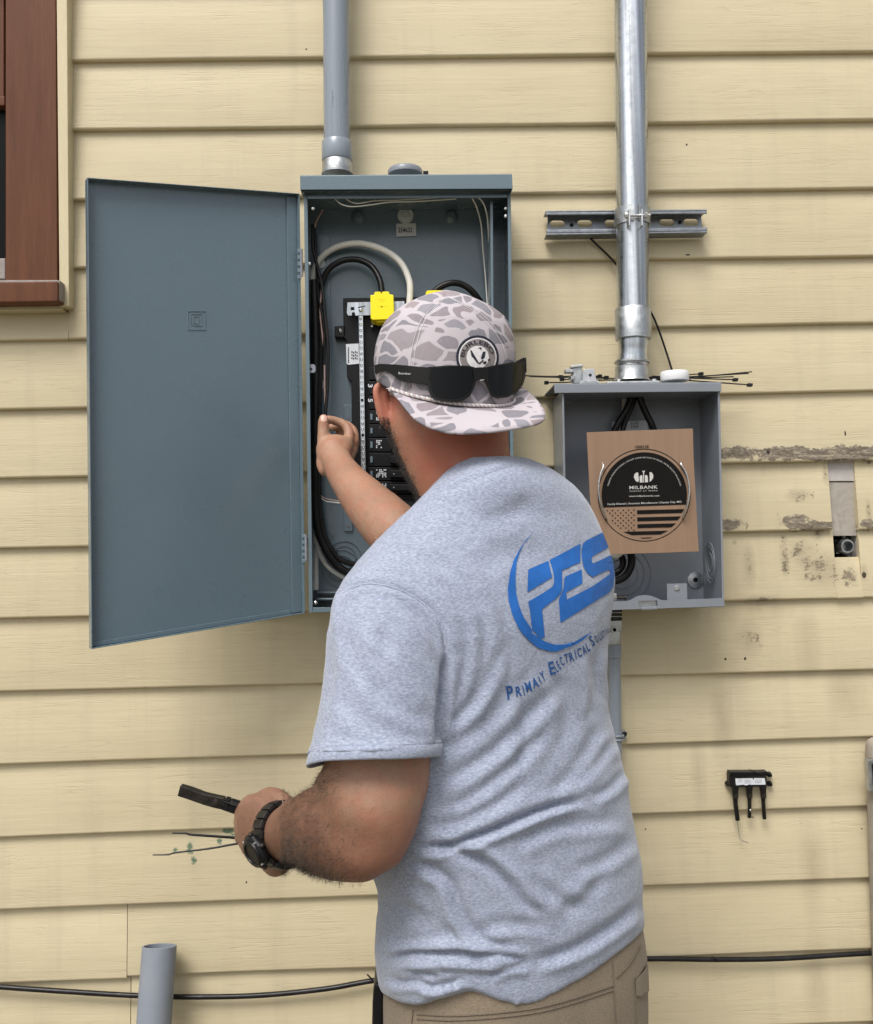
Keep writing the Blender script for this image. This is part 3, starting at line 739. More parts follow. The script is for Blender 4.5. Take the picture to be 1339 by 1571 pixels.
# yellow lug covers
yc = MB(); yc.px([(568, 452.5), (574, 452), (574.5, 447.5), (583.5, 447.2), (585, 451), (586.5, 447.2), (596.5, 447), (597.5, 451.5), (603.5, 452), (605, 488), (600, 490), (572, 491), (568.5, 489)], -.094, -.055)
yl = yc.build('lug_cover', 'yellow', pan, bevel=.0016); yl['label'] = 'yellow lug cover on the left with a small dark hole'
MB().px([(577, 490), (592, 489), (592, 494.5), (577.5, 495)], -.086, -.060).build('cover_lip', 'yellow', yl, bevel=.001)
MB().lathe(P(585.5, 470.5, -.0943), (0, -1, 0), [(0, .0011), (.0002, .0011)], 10).build('cover_hole', 'brown', yl)
for (x0, y0, x1, y1) in ((580, 458, 591, 459.2), (583, 461, 588, 462), (579, 468.5, 592, 469.3)):
    MB().rect(x0, y0, x1, y1, -.0944, -.0936).build('embossed_line', 'yellow', yl)
yl2 = MB().px([(653, 449), (655, 445.5), (679, 445), (681, 449), (683, 489), (652, 490)], -.094, -.055).build('lug_cover', 'yellow', pan, bevel=.0016)

# door: a shallow pan, hinged on the left edge of the box
yo = -.302
Ht, Hb, Ot, Ob = P(459, 297, YP), P(467.5, 941, YP), P(133.5, 272.5, yo), P(140, 996, yo)
def D(u, v, n_=0):
    a = Ht.lerp(Ot, u); b = Hb.lerp(Ob, u); p = a.lerp(b, v)
    nn = (Ot-Ht).cross(Hb-Ht).normalized()
    if nn.y > 0: nn = -nn
    return p+nn*n_
def dbox(name, u0, v0, u1, v1, n0, n1, par, m_='enamel', bev=.0006):
    mb = MB(); mb.loft([[D(u0, v0, n0), D(u1, v0, n0), D(u1, v1, n0), D(u0, v1, n0)], [D(u0, v0, n1), D(u1, v0, n1), D(u1, v1, n1), D(u0, v1, n1)]])
    return mb.build(name, m_, par, bevel=bev)
door = dbox('door', 0, 0, 1, 1, -.0145, -.013, pan)
door['label'] = 'wide open grey door with a small embossed square'
dbox('lip', 0, 0, 1, .0022, -.0128, .001, door); dbox('lip', 0, .9978, 1, 1, -.0128, .001, door)
dbox('lip', .995, .0024, 1, .9976, -.0128, .001, door)
dbox('lip', 0, .0024, .0045, .9976, -.0128, .002, door); dbox('hinge_flange', .005, .004, .055, .996, -.0126, -.009, door)
dbox('bottom_flange', .06, .988, .99, .9974, -.0126, -.0105, door)
for k, (y0, y1) in enumerate(((382, 412), (820, 848))):
    hx = 463 if k == 0 else 470
    pts = [P(hx-3, y0-3, YP-.002), P(hx-3, y1, YP-.002)]
    h_ = MB().tube([P(hx-1, y0, YP-.003), P(hx-.6, y1+12, YP-.003)], .0024, 10).build('hinge', 'enamel2', pan, smooth=True)
    for q in range(5):
        yy = y0+q*(y1+12-y0)/4.2
        MB().px([(hx-7, yy), (hx-1, yy), (hx-1, yy+5.5), (hx-7, yy+5.5)], YP-.004, YP-.001).build('knuckle', 'enamel', h_, bevel=.0004)
# embossed square mark
def dpx(px, py, n_):
    """the door's plane seen at a pixel"""
    nn = (Ot-Ht).cross(Hb-Ht).normalized(); p0 = D(.5, .5, n_); d = P(px, py, 0)-CAM
    return CAM+d*((p0-CAM).dot(nn)/d.dot(nn))
mk = MB()
for lp, r_ in (([(288, 477.5), (315, 478), (315, 506), (288.5, 506)], .0009), ([(293, 482.5), (298, 482), (309, 482.5), (309, 500.5), (298, 500), (293, 497)], .0007), ([(297, 486), (305, 486), (305, 497), (297, 496)], .0007)):
    q = [dpx(x, y, -.0128) for x, y in lp]; mk.tube(q+[q[0]], r_, 6)
mk.build('embossed_mark', 'enamel', door, smooth=True)

# ------------------------------------------------------------------ cables in the panel
def cable(name, pp, r, m_, label, cat='cable', n=8, seg=14, group=None):
    return tag(MB().tube(path(pp, n), r, seg).build(name, m_, smooth=True), label, cat, group)
cable('neutral_cable', [(484, 905, -.025), (483, 700, -.022), (479, 540, -.022), (477, 455, -.024), (484, 408, -.03), (510, 382, -.036), (548, 373.5, -.042), (585, 382, -.05), (612, 400, -.056), (626, 425, -.06), (629, 450, -.062), (624, 500, -.06)],
      .0058, 'cable_w', 'thick white cable arching over the black loop at the top left of the breaker panel')
cable('power_cable', [(482, 700, -.038), (482, 560, -.036), (485, 480, -.036), (497, 425, -.04), (518, 403, -.044), (545, 398, -.048), (568, 407, -.056), (582, 428, -.066), (586, 450, -.072)],
      .0055, 'blackrub', 'thick black cable looping over into the yellow lug cover left of the cap')
cable('power_cable', [(660, 470, -.06), (667, 447, -.06), (690, 434.5, -.06), (712, 438, -.056), (731, 455, -.05), (741, 480, -.04), (744, 560, -.03)],
      .0058, 'blackrub', 'thick black cable loop showing just above the top right of the cap')
cable('service_cable', [(481, 430, -.062), (484, 520, -.066), (484, 640, -.066), (483, 740, -.062), (485, 800, -.058), (497, 838, -.052), (518, 868, -.045), (545, 882, -.04), (600, 892, -.036)],
      .0070, 'blackrub', 'thickest black cable running down the left side of the panel and curving at the bottom')
cable('service_cable', [(490, 450, -.050), (491, 540, -.05), (489, 650, -.05), (489, 760, -.05), (496, 815, -.05), (510, 845, -.046), (530, 862, -.042), (600, 880, -.036)],
      .0052, 'blackrub', 'black cable just right of the thickest one at the bottom left of the panel')
cable('neutral_cable', [(479, 690, -.04), (479, 790, -.04), (486, 835, -.038), (500, 866, -.034), (524, 884, -.03), (560, 896, -.028)],
      .0044, 'cable_w', 'white cable edging the outside of the black bundle at the bottom left of the panel')
cable('ground_wire', [(495, 322, -.05), (484, 343, -.055), (480.5, 372, -.058), (487, 402, -.06), (493, 440, -.064), (491, 480, -.066), (497, 540, -.07), (498, 600, -.072), (500, 660, -.074)],
      .0014, 'copper', 'thin pinkish copper wire hanging at the left of the panel beside the black cables', 'wire')
cable('hot_wire', [(480, 345, -.06), (480, 380, -.064), (487, 410, -.066), (494, 440, -.07), (498, 480, -.076), (503, 530, -.08), (502.5, 590, -.082), (499, 640, -.085), (497, 700, -.08)],
      .0030, 'blackrub', 'thin black wire that the raised fingers are pinching inside the panel', 'wire')
cable('hot_wire', [(482, 350, -.056), (485, 400, -.06), (488, 450, -.062), (497, 500, -.07), (497, 560, -.07)],
      .0026, 'blackrub', 'short thin black wire between the copper wire and the thick black cables', 'wire')
cable('control_wire', [(510, 301, -.112), (523, 313, -.110), (541, 317, -.108), (570, 314, -.108), (600, 310, -.108), (640, 309, -.108), (700, 305, -.108)],
      .0011, 'cable_w', 'lower of the two thin white wires drooping under the top edge of the panel', 'wire')
cable('control_wire', [(526, 301, -.112), (537, 309, -.110), (550, 312, -.108), (575, 308, -.108), (610, 307, -.108), (680, 303, -.108)],
      .0010, 'cable_w', 'upper of the two thin white wires drooping under the top edge of the panel', 'wire')
cable('control_wire', [(722, 300, -.108), (731, 318, -.09), (738, 345, -.06), (741, 385, -.045), (745, 430, -.04), (748, 480, -.04), (752, 560, -.04)],
      .0013, 'cable_w', 'left one of the two thin white wires dropping down the right side of the panel', 'wire')
cable('control_wire', [(722, 300, -.11), (738, 307, -.105), (747, 330, -.085), (750, 370, -.06), (753, 410, -.045), (755, 470, -.045), (757, 560, -.045)],
      .0013, 'cable_w', 'right one of the two thin white wires dropping down the right side of the panel', 'wire')
cable('branch_wire', [(490, 758, -.05), (497, 764, -.055), (508, 767, -.058), (530, 770, -.06), (560, 772, -.06)], .0009, 'copper', 'upper of two thin pale wires curving behind the raised forearm', 'wire')
cable('branch_wire', [(491, 763, -.05), (500, 769, -.055), (514, 771, -.058), (530, 773, -.06), (560, 777, -.06)], .0009, 'cable_w', 'lower of two thin pale wires curving behind the raised forearm', 'wire')

# ------------------------------------------------------------------ plastic conduit above the panel
con = thing('plastic_conduit', P(517, 268, -.062), 'grey plastic conduit rising from the top left of the breaker panel', 'conduit')
def conx(y): return 515.3+(y/240)*2.2
def cyl_px(mbn, mat_, par, x0, y0, x1, y1, yc_, r, n=32, bev=None):
    mb = MB(); mb.lathe(P(x0, y0, yc_), P(x1, y1, yc_)-P(x0, y0, yc_), [(0, r), ((P(x1, y1, yc_)-P(x0, y0, yc_)).length, r)], n)
    return mb.build(mbn, mat_, par, smooth=True)
YC = -.062
pp_ = cyl_px('pipe', 'pvc', con, 512.5, -330, 517, 221, YC, .0240)
a = P(516.8, 218, YC); b = P(517.2, 248, YC); L = (b-a).length
MB().lathe(a, b-a, [(0, .0246), (.0005, .0268), (.002, .0276), (L-.002, .0279), (L, .0268), (L+.0005, .024)], 36).build('coupling', 'pvc', con, smooth=True)
a = P(517.2, 247, YC); b = P(517.4, 268.3, YC); L = (b-a).length
MB().lathe(a, b-a, [(0, .0255), (.002, .0262), (L*.25, .0262), (L*.3, .0272), (L*.8, .0272), (L*.85, .0286), (L, .0286)], 36).build('threaded_adapter', 'zinc', con, smooth=True)
def on_pipe(px, py):
    d = (P(px, py, 0)-CAM).normalized(); cx_ = P(conx(py), py, YC); o_ = CAM-cx_
    A_ = d.x**2+d.y**2; B_ = 2*(d.x*o_.x+d.y*o_.y); C_ = o_.x**2+o_.y**2-.0243**2; q = B_*B_-4*A_*C_
    return None if q < 0 else CAM+d*((-B_-math.sqrt(q))/2/A_)
rr = random.Random(4); bms = []
for i in range(46):      # worn, illegible ink marks along the pipe
    y = 138+i*1.7; x = 508.5+math.sin(i*.2)*.4; hh = rr.uniform(1.2, 3.4) if i < 16 else rr.uniform(.4, 1.1)
    bms.append(flat_mesh([[[(x, y), (x+hh, y), (x+hh, y+.7), (x, y+.7)]]]))
sheet(merge(bms), on_pipe).build('worn_print', 'enamel', con)

# ================================================================== METER BOX
YM = -.128
met = thing('meter_box', P(985, 932, -.06), 'open light-grey metal meter box holding the round-printed cardboard', 'meter box')
mTL, mTR, mBR, mBL = (862, 600), (1104, 598), (1111, 931), (869, 938)
shell(met, 'enamel2', mTL, mTR, mBR, mBL, YM, -.018)
side('front_lip', [(850.5, 590), (1106.5, 587.5), (1107, 600.5), (851, 603)], YM-.0005, 'enamel2', .0008, met, -.135)
side('top_cover', [(850.5, 588.6), (1106.5, 586), (1106.5, 588), (850.5, 590.6)], -.004, 'enamel2', .0004, met, -.134)
side('front_flange', [(862, 603), (865, 603), (871, 936), (868, 936)], YM+.0015, 'enamel2', .0004, met, YM-.0005)
side('front_flange', [(1101, 601), (1104.5, 601), (1111, 930), (1108, 930)], YM+.0015, 'enamel2', .0004, met, YM-.0005)
bp = [(870, 925), (963, 922), (970, 919), (978, 914.5), (988, 912.8), (999, 914), (1008, 917.5), (1014, 920.5), (1020, 921), (1110.5, 917.5), (1111.5, 930), (1011, 933.5), (978, 934.5), (870, 938)]
sheet(flat_mesh([[bp, [(979, 922), (1008, 921), (1009, 929.5), (980, 931)]]]), on(YM-.003), .0022).build('bottom_lip', 'enamel2', met)
MB().px([(977, 921.5), (1010, 920), (1010.5, 931), (978, 932.5)], YM+.002, YM+.004).build('hasp_plate', 'zinc', met, bevel=.0006)
MB().px([(983, 931.5), (1008, 930.5), (1008, 935), (984, 936)], YM-.006, YM-.001).build('hasp_lip', 'enamel2', met, bevel=.0008)
tb = sheet(flat_mesh([[[(1023, 895.5), (1053.5, 895), (1054.5, 921), (1023.5, 922)]]]), on(YM+.004), .002).build('mounting_tab', 'enamel2', met)
MB().lathe(P(1038.5, 902, YM+.0035), (0, -1, 0), [(0, .0048), (.0008, .0048), (.001, .004)], 20).build('tab_hole', 'zinc', tb, smooth=True)
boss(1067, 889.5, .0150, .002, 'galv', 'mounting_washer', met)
MB().lathe(P(1067, 890, -.0235), (0, -1, 0), [(0, .0042), (.0006, .0042)], 16).build('washer_hole', 'ink', met)
boss(1059, 609, .010, .003, 'enamel2', 'mounting_dimple', met); boss(868, 613, .010, .003, 'enamel2', 'mounting_dimple', met)
# knockouts on the right wall and the floor
xr_ = P(1107.5, 860, YM).x-.0032; cz = P(1098, 863, -.07).z
for R_ in (.044, .035, .021):
    mb = MB(); ring = []
    for i in range(41):
        a = 2*math.pi*i/40; ring.append(Vector((xr_, -.072+math.cos(a)*R_*.62, cz+math.sin(a)*R_*.82)))
    mb.tube(ring, .0009, 6, False); mb.build('knockout_ring', 'enamel2', met, smooth=True)
for R_ in (.052, .040, .028):
    MB().torus(P(955, 880, -.0203), (0, 1, 0), R_, .0008, 48, 6).build('knockout_ring', 'enamel2', met, smooth=True)
MB().box((P(1085, 925, -.05).x, -.05, P(1085, 931, YM).z+.006), (.006, .05, .002)).build('floor_clip', 'ink', met)
ms = MB().px([(939, 647), (993, 645), (994, 670), (940, 672)], -.0215, -.0205).build('spec_label', 'labelw', met)
bms = []
rr = random.Random(8)
for j in range(5):
    x = 968.0
    while x < 979: 
        w_ = rr.uniform(1, 3); bms.append(flat_mesh([[[(x, 647+j*2.2), (x+w_, 647+j*2.2), (x+w_, 648.1+j*2.2), (x, 648.1+j*2.2)]]])); x += w_+rr.uniform(.5, 1.2)
bms.append(flat_mesh([[circ(948, 650.5, 2.2, 2.4, 10)]])); bms.append(flat_mesh([[circ(953, 650.5, 2.2, 2.4, 10)]]))
sheet(merge(bms), on(-.0218)).build('label_print', 'ink', ms)

g_ = 'black supply cables inside the meter box'
cable('meter_cable', [(968, 596, -.06), (967, 612, -.06), (960, 630, -.06), (947, 652, -.058), (938, 676, -.056), (930, 720, -.05)], .0062, 'blackrub', 'black cable bending down to the left behind the top edge of the cardboard')
cable('meter_cable', [(979, 596, -.062), (982, 612, -.062), (990, 632, -.06), (1001, 655, -.06), (1008, 680, -.056), (1012, 720, -.05)], .0062, 'blackrub', 'black cable bending down to the right behind the top edge of the cardboard')
cable('meter_cable', [(973, 596, -.05), (972, 615, -.05), (964, 635, -.05), (956, 656, -.05), (950, 690, -.05)], .0050, 'blackrub', 'shorter black cable between the two bent black cables at the top of the meter box')
cable('meter_neutral', [(958, 598, -.04), (957.5, 625, -.038), (956, 650, -.036), (950, 700, -.03)], .0045, 'cable_w', 'grey-white cable dropping beside the black ones at the top of the meter box')
cable('load_cable', [(905, 800, -.05), (935, 835, -.055), (962, 840, -.06), (969, 862, -.062), (958, 885, -.062), (932, 893, -.06), (900, 888, -.058)], .0068, 'blackrub', 'outer black cable coil below the cardboard in the meter box')
cable('load_cable', [(905, 815, -.04), (935, 845, -.045), (952, 852, -.045), (955, 868, -.045), (942, 880, -.045), (915, 880, -.045)], .0060, 'blackrub', 'inner black cable coil below the cardboard in the meter box')
MB_ = MB().tube(path([(930, 846, -.075), (945, 853, -.078), (958, 842, -.076), (962, 828, -.072)]), .0045, 12).build('load_neutral', 'cable_w', smooth=True)
tag(MB_, 'short grey-white cable bend just under the bottom edge of the cardboard', 'cable')
lug = thing('terminal_lug', P(947, 925, -.09), 'tiny zinc terminal lug with a green screw on the meter box floor by the shirt', 'terminal lug')
MB().px([(938, 910), (946, 910), (947, 921), (938, 922)], -.095, -.075).build('lug_body', 'bright', lug, bevel=.001)
MB().lathe(P(952, 917, -.095), (1, -.3, 0), [(-.006, .0030), (.006, .0030), (.007, .0042), (.010, .0042)], 12).build('screw', 'tool', lug, smooth=True)

# cardboard with print
YK = -.142
cardo = MB().px([(900, 663.5), (930, 662), (1060, 657.5), (1063, 658), (1064, 700), (1072, 846), (1010, 848.5), (912, 851), (905, 760)], YK, YK+.004).build('cardboard_cover', 'card', bevel=.0004)
tag(cardo, 'brown cardboard sheet printed with a black disc and striped flag in the meter box', 'cardboard sheet')
KX, KY, KR = 988.3, 759.3, 65.5
def on_card(off): return on(YK-off)
pk = merge([flat_mesh([[circ(KX-.3, 759.5, 71.2, 71.2, 72), circ(KX-.3, 759.5, 70.0, 70.0, 72)[::-1]]], 8)])
sheet(pk, on_card(.0004)).build('printed_ring', 'cardink', cardo)
def card_text(items, name, m_='silverink', off=.0011):
    sheet(merge(items), on_card(off)).build(name, m_, cardo)
th0 = math.degrees(math.asin((773-KY)/KR))
disc = circ(KX, KY, KR, KR, 64, 180-th0*-1-2*th0+0, 360+th0) if False else circ(KX, KY, KR, KR, 64, 180-th0, 360+th0)
# tilt the lower edge as printed (it rises to the right)
disc[0] = (925.5, 778.5); disc[-1] = (1053, 774.0)
sheet(flat_mesh([[disc]], 9), on_card(.0006)).build('printed_disc', 'cardink', cardo)
bms = []
def clipx(y, R=KR):
    q = max(0, R*R-(y-KY)**2); return math.sqrt(q)
for (ya, yb_, xa) in ((782.5, 788.5, 977.0), (793.5, 799.5, 977.3), (804.0, 810.0, 977.6), (815.0, 820.5, 0)):
    pts = []
    for x_side in (0, 1):
        pass
    xl = xa if xa else KX-clipx(ya)+2
    xl2 = xa+.3 if xa else KX-clipx(yb_)+4
    tl_ = -.026
    def Y(x, y): return y+(x-KX)*tl_
    xr1, xr2 = KX+clipx(Y(KX+55, ya))-0.5, KX+clipx(Y(KX+50, yb_))-1.5
    bms.append(flat_mesh([[[(xl, Y(xl, ya)), (xr1, Y(xr1, ya)), (xr2, Y(xr2, yb_)), (xl2, Y(xl2, yb_))]]]))
bms.append(flat_mesh([[[(981, 825.0), (1002, 824.2), (996, 825.8), (986, 826.2)]]]))
sheet(merge(bms), on_card(.0006)).build('printed_stripe', 'cardink', cardo)
bms = []
for j in range(9):
    for i in range(7):
        x = 931.5+i*8.2+(4.1 if j % 2 else 0); y = 783+j*3.9+(x-KX)*-.026-1.0
        if x > 975 or (x-KX)**2+(y-KY)**2 > (KR-2)**2: continue
        st_ = [(x+1.55*(1 if k % 2 == 0 else .5)*math.sin(k*math.pi/5), y-1.55*(1 if k % 2 == 0 else .5)*math.cos(k*math.pi/5)) for k in range(10)]
        bms.append(flat_mesh([[st_]]))
sheet(merge(bms), on_card(.0006)).build('printed_stars', 'cardink', cardo)
card_text([text_px('1000158', 974.5, 687.6, 4.2, 20.5, -1.2, bold=.01)], 'printed_number', 'cardink')
card_text([text_px('MILBANK', 965.5, 750.5, 4.9, 43.5, -1.4, bold=.012, spacing=1.1)], 'brand_lettering')
card_text([text_px('ENERGY AT WORK', 966, 754.6, 1.9, 43, -1.4, spacing=1.3)], 'slogan_lettering')
card_text([text_px('www.milbankworks.com', 965, 762.4, 2.6, 46.5, -1.0, bold=.006)], 'web_address')
card_text([text_px('Family-Owned | American Manufacturer | Kansas City, MO', 932, 774.9, 2.9, 113.5, -1.9, bold=.004)], 'tagline_lettering')
card_text([text_px('MILBANK MANUFACTURING | SOCKET COVER RECYCLE OR REUSE | METER SOCKET PACKAGING', 0, 0, 2.0, 150, arc=(KX, KY, 56.5, 0))], 'rim_lettering')
lg = []
lg.append(flat_mesh([[[(979, 725.0), (980.0, 737), (978.5, 739.8), (975, 737.6), (972.4, 732.6), (973.2, 727.5), (976, 725)]]]))
lg.append(flat_mesh([[[(996.2, 724.2), (999.6, 724.8), (1002, 728.5), (1002, 733), (999, 737.6), (996.4, 739.2), (996.6, 734)]]]))
lg.append(flat_mesh([[[(981, 731), (983, 729.0), (985.4, 729.6), (985.7, 740.2), (981.4, 740.2)]]]))
lg.append(flat_mesh([[[(989.0, 729.4), (991.6, 728.6), (993.6, 730.6), (994, 739.8), (989.2, 740)]]]))
lg.append(flat_mesh([[[(984.6, 722.4), (989.6, 722.2), (988, 725), (987.8, 740.4), (986.8, 740.4), (986.4, 725)]]]))
card_text(lg, 'printed_emblem')
bail = cable('wire_bail', [(924.5, 711, YK-.006), (925.5, 716, YK-.010), (921, 728, YK-.011), (918, 748, YK-.012), (920, 768, YK-.012), (926, 785, YK-.010), (929.5, 794, YK-.006), (930, 795.5, YK)], .0016, 'bright', 'bright curved wire clip along the left side of the printed disc', 'wire clip')
bail = cable('wire_bail', [(1044.5, 708, YK-.004), (1045, 713, YK-.010), (1052, 725, YK-.011), (1057, 745, YK-.012), (1056.5, 765, YK-.012), (1052, 782, YK-.010), (1048, 793, YK-.006), (1047.5, 794.5, YK)], .0016, 'bright', 'bright curved wire clip along the right side of the printed disc', 'wire clip')

# ------------------------------------------------------------------ service mast, strut and clamp
YQ = -.073
mast = thing('steel_conduit', P(972, 590, YQ), 'galvanised steel conduit rising from the top of the meter box', 'conduit')
def axis_px(x0, y0, x1, y1, y): a = P(x0, y0, y); return a, (P(x1, y1, y)-a)
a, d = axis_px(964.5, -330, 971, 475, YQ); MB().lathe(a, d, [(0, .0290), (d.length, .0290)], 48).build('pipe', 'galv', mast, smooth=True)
a, d = axis_px(970.6, 474, 971.6, 521, YQ); L = d.length
MB().lathe(a, d, [(0, .0292), (0, .0312), (.001, .0320), (L-.001, .0322), (L, .0312), (L, .028)], 48).build('coupling', 'zinc', mast, smooth=True)
mb = MB(); rings = []
for i, (px, py, rr_) in enumerate(((971.4, 521, .0262), (971.4, 527, .0265), (971, 534, .0258), (971, 541, .0252), (970, 550, .0266), (969.6, 554, .0268))):
    c = P(px, py, YQ); rings.append([c+Vector((math.cos(t)*rr_, math.sin(t)*rr_, 0)) for t in [2*math.pi*q/40 for q in range(40)]])
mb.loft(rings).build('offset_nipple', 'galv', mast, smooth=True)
a, d = axis_px(969.5, 553.5, 969.5, 558, YQ); MB().lathe(a, d, [(0, .0285), (.001, .0312), (d.length-.001, .0312), (d.length, .028), (d.length+.003, .0275)], 48).build('locknut', 'zinc', mast, smooth=True)
for k in range(3):
    MB().torus(P(969.5, 560+k*1.7, YQ), (0, 0, 1), .0272, .0008, 40, 6).build('thread_ring', 'bright', mast, smooth=True)
a, d = axis_px(969, 563, 969, 584, YQ-.002); L = d.length
hub = MB().lathe(a, d, [(0, .0270), (.001, .0292), (L-.004, .0302), (L, .0330), (L+.0015, .0335)], 48).build('hub', 'zinc', mast, smooth=True)
MB().px([(932, 585), (1011, 583.5), (1013, 589), (930, 590.5)], YQ-.036, YQ+.032).build('hub_flange', 'zinc', hub, bevel=.0015)
for x in (949, 1003):
    MB().lathe(P(x, 584.5, YQ-.028), (0, 0, 1), [(-.002, .0045), (.003, .0045), (.0036, .003), (.0036, .0003)], 6).build('flange_bolt', 'bright', hub, smooth=False)

stt = thing('strut_channel', P(961, 357, -.02), 'dark slotted steel strut channel fixed to the siding behind the mast', 'strut channel')
def srect(name, pts, yf, yb, bev=.0008): return MB().px(pts, yf, yb).build(name, 'strut', stt, bevel=bev)
slots = []
for cx_ in (855, 897, 939, 981, 1023, 1060):
    cy_ = 343.5-(cx_-855)*.012
    slots.append(circ(cx_+6, cy_, 5.5, 5.6, 9, -90, 90)+circ(cx_-6, cy_, 5.5, 5.6, 9, 90, 270))
sheet(flat_mesh([[[(840, 329), (1076, 326), (1076, 352.5), (840, 356)]]+[s_[::-1] for s_ in slots]]), on(-.0165), .0022).build('slotted_web', 'strut', stt)
srect('top_flange', [(837, 323), (1084.5, 321), (1084.5, 323.5), (837, 325.5)], -.044, -.0142)
srect('bottom_flange', [(838, 358), (1085, 354.5), (1085, 357), (838, 360.5)], -.044, -.0142)
srect('lip', [(837, 325.6), (1084.5, 323.6), (1084.5, 328), (837, 330)], -.0438, -.041, .0012)
srect('lip', [(838, 352), (1085, 348.5), (1085, 354.3), (838, 357.8)], -.0438, -.041, .0012)
for (x, y) in ((877, 345), (1043, 341)):
    boss(x, y, .0035, .003, 'blackrub', 'lag_screw', stt, -.0175)
# clamp
clp = thing('pipe_clamp', P(970, 348, YQ), 'two-piece steel pipe clamp bolting the mast to the strut', 'pipe clamp')
a, d = axis_px(969.7, 322, 970.2, 347, YQ)
rings = []
for sg, (a0, a1), nm in ((1, (100, 262), 0), (-1, (278, 440), 0)):
    mb = MB(); inner, outer = [], []
    for i in range(22):
        t = math.radians(a0+(a1-a0)*i/21); v = Vector((math.cos(t), math.sin(t), 0)); inner.append(v*.0294); outer.append(v*.0322)
    mb.loft([[a+inner[i], a+outer[i], a+d+outer[i], a+d+inner[i]] for i in range(22)])
    mb.build('clamp_half', 'zinc', clp, smooth=True)
for x, sx in ((964.5, 0), (984, 1)):
    MB().px([(x, 320.5), (x+2.6, 320.5), (x+2.6, 346), (x, 346)], YQ-.044, YQ-.027).build('clamp_ear', 'bright', clp, bevel=.0006)
b0 = P(958, 331, YQ-.037); b1 = P(998, 330, YQ-.037)
MB().lathe(b0, b1-b0, [(.006, .0026), ((b1-b0).length, .0026)], 12).build('bolt', 'bright', clp, smooth=True)
MB().lathe(P(957.5, 331, YQ-.037), b1-b0, [(0, .0030), (.0018, .0050), (.006, .0050)], 6).build('bolt_head', 'bright', clp)
MB().lathe(P(987.5, 330.3, YQ-.037), b1-b0, [(0, .0058), (.0058, .0058)], 6).build('nut', 'zinc', clp)
t_ = tag(MB().tube(path([(899, 358, -.020), (912, 372, -.02), (930, 389, -.02), (943, 403, -.02), (965, 430, -.02), (986, 458, -.02), (1001, 484, -.02), (1010, 505, -.022), (1022, 540, -.025), (1032, 572, -.03)], 6), .0019, 6).build('cable_tie', 'blackpl', smooth=True),
         'long thin black cable tie hanging from the strut down behind the mast', 'cable tie')

# ------------------------------------------------------------------ things lying on the meter box
zt_ = P(980, 586, -.134).z+.0005
def tie(x0, y0, x1, y1, ya, yb_, label, head=1, lift=0):
    """flat cable tie lying on the box top from pixel to pixel"""
    a = P(x0, y0, ya); b = P(x1, y1, yb_); pts = cr([a, a.lerp(b, .3)+Vector((0, 0, -.001)), a.lerp(b, .7)+Vector((0, 0, -.0005)), b], 5)
    o = thing('cable_tie', a.lerp(b, .5), label, 'cable tie', 'loose black cable ties on top of the meter box')
    mb = MB(); d = (b-a).normalized(); s_ = Vector((0, 1, 0)); up = d.cross(s_).normalized()
    mb.loft([[p+s_*.0023+up*.0008, p-s_*.0023+up*.0008, p-s_*.0023-up*.0008, p+s_*.0023-up*.0008] for p in pts]).build('strap', 'blackpl', o)
    c = b if head > 0 else a
    mb = MB(); q = c-d*.004*head; r = c+d*.004*head
    mb.loft([[k+s_*.0042+up*.0026, k-s_*.0042+up*.0026, k-s_*.0042-up*.0030, k+s_*.0042-up*.0030] for k in (q, r)]).build('head', 'blackpl', o, bevel=.0006)
tie(1000, 577, 1128, 582.5, -.05, -.10, 'cable tie whose square head ends second lowest at the right of the bundle')
tie(1010, 579, 1150, 590.5, -.06, -.125, 'cable tie whose square head droops lowest at the far right of the bundle')
tie(990, 579, 1075, 573.5, -.04, -.05, 'cable tie whose head sits just right of the white ring')
tie(1005, 583, 1153, 570.5, -.07, -.05, 'cable tie whose thin tail reaches highest at the far right', -1)
tie(1000, 580, 1148, 573, -.05, -.07, 'cable tie with its tail second highest at the far right', -1)
tie(980, 581, 1125, 578, -.04, -.06, 'cable tie in the middle of the right-hand bundle', -1)
tie(806, 576.5, 920, 577, -.09, -.06, 'upper cable tie whose tail points furthest left beside the sunglasses', 1)
tie(812, 577.5, 930, 579, -.07, -.05, 'cable tie just under the upper one pointing left past the zinc bracket', 1)
tie(838, 587, 930, 583, -.11, -.06, 'cable tie whose head hangs over the left corner of the meter box', -1)
tie(860, 578, 960, 581, -.04, -.04, 'cable tie passing straight behind the zinc bracket', -1)
tie(862, 582, 1060, 583, -.045, -.035, 'cable tie lying straight behind the conduit hub', -1)
o = MB().lathe(P(1035, 583.5, -.095)-Vector((0, 0, .0015)), (0, 0, 1), [(0, .0228), (0, .0242), (.001, .0248), (.0155, .0248), (.0166, .0242), (.0166, .0190), (.004, .0190), (.004, .001)], 40).build('white_bushing', 'white', smooth=True)
tag(o, 'round white plastic ring resting on top of the meter box', 'plastic ring')
brk = thing('lug_bracket', P(890, 588, -.11), 'bright zinc bracket with a screw standing on the left end of the meter box', 'bracket')
MB().px([(879, 560), (893, 559), (893, 588), (880, 588)], -.122, -.100).build('block', 'zinc', brk, bevel=.0012)
MB().px([(876, 560.5), (894, 558.5), (895, 562), (876, 564)], -.126, -.10).build('cap_plate', 'bright', brk, bevel=.0006)
MB().px([(868, 566), (880, 566), (880, 571), (868, 571)], -.124, -.105).build('arm', 'zinc', brk, bevel=.0006)
MB().px([(895, 566.5), (911, 565), (915, 583), (918, 588), (893, 588), (893, 572)], -.108, -.105).build('plate', 'bright', brk, bevel=.0006)
MB().px([(892, 584), (918, 583.5), (919, 588.5), (888, 589.5)], -.128, -.10).build('foot', 'zinc', brk, bevel=.0006)
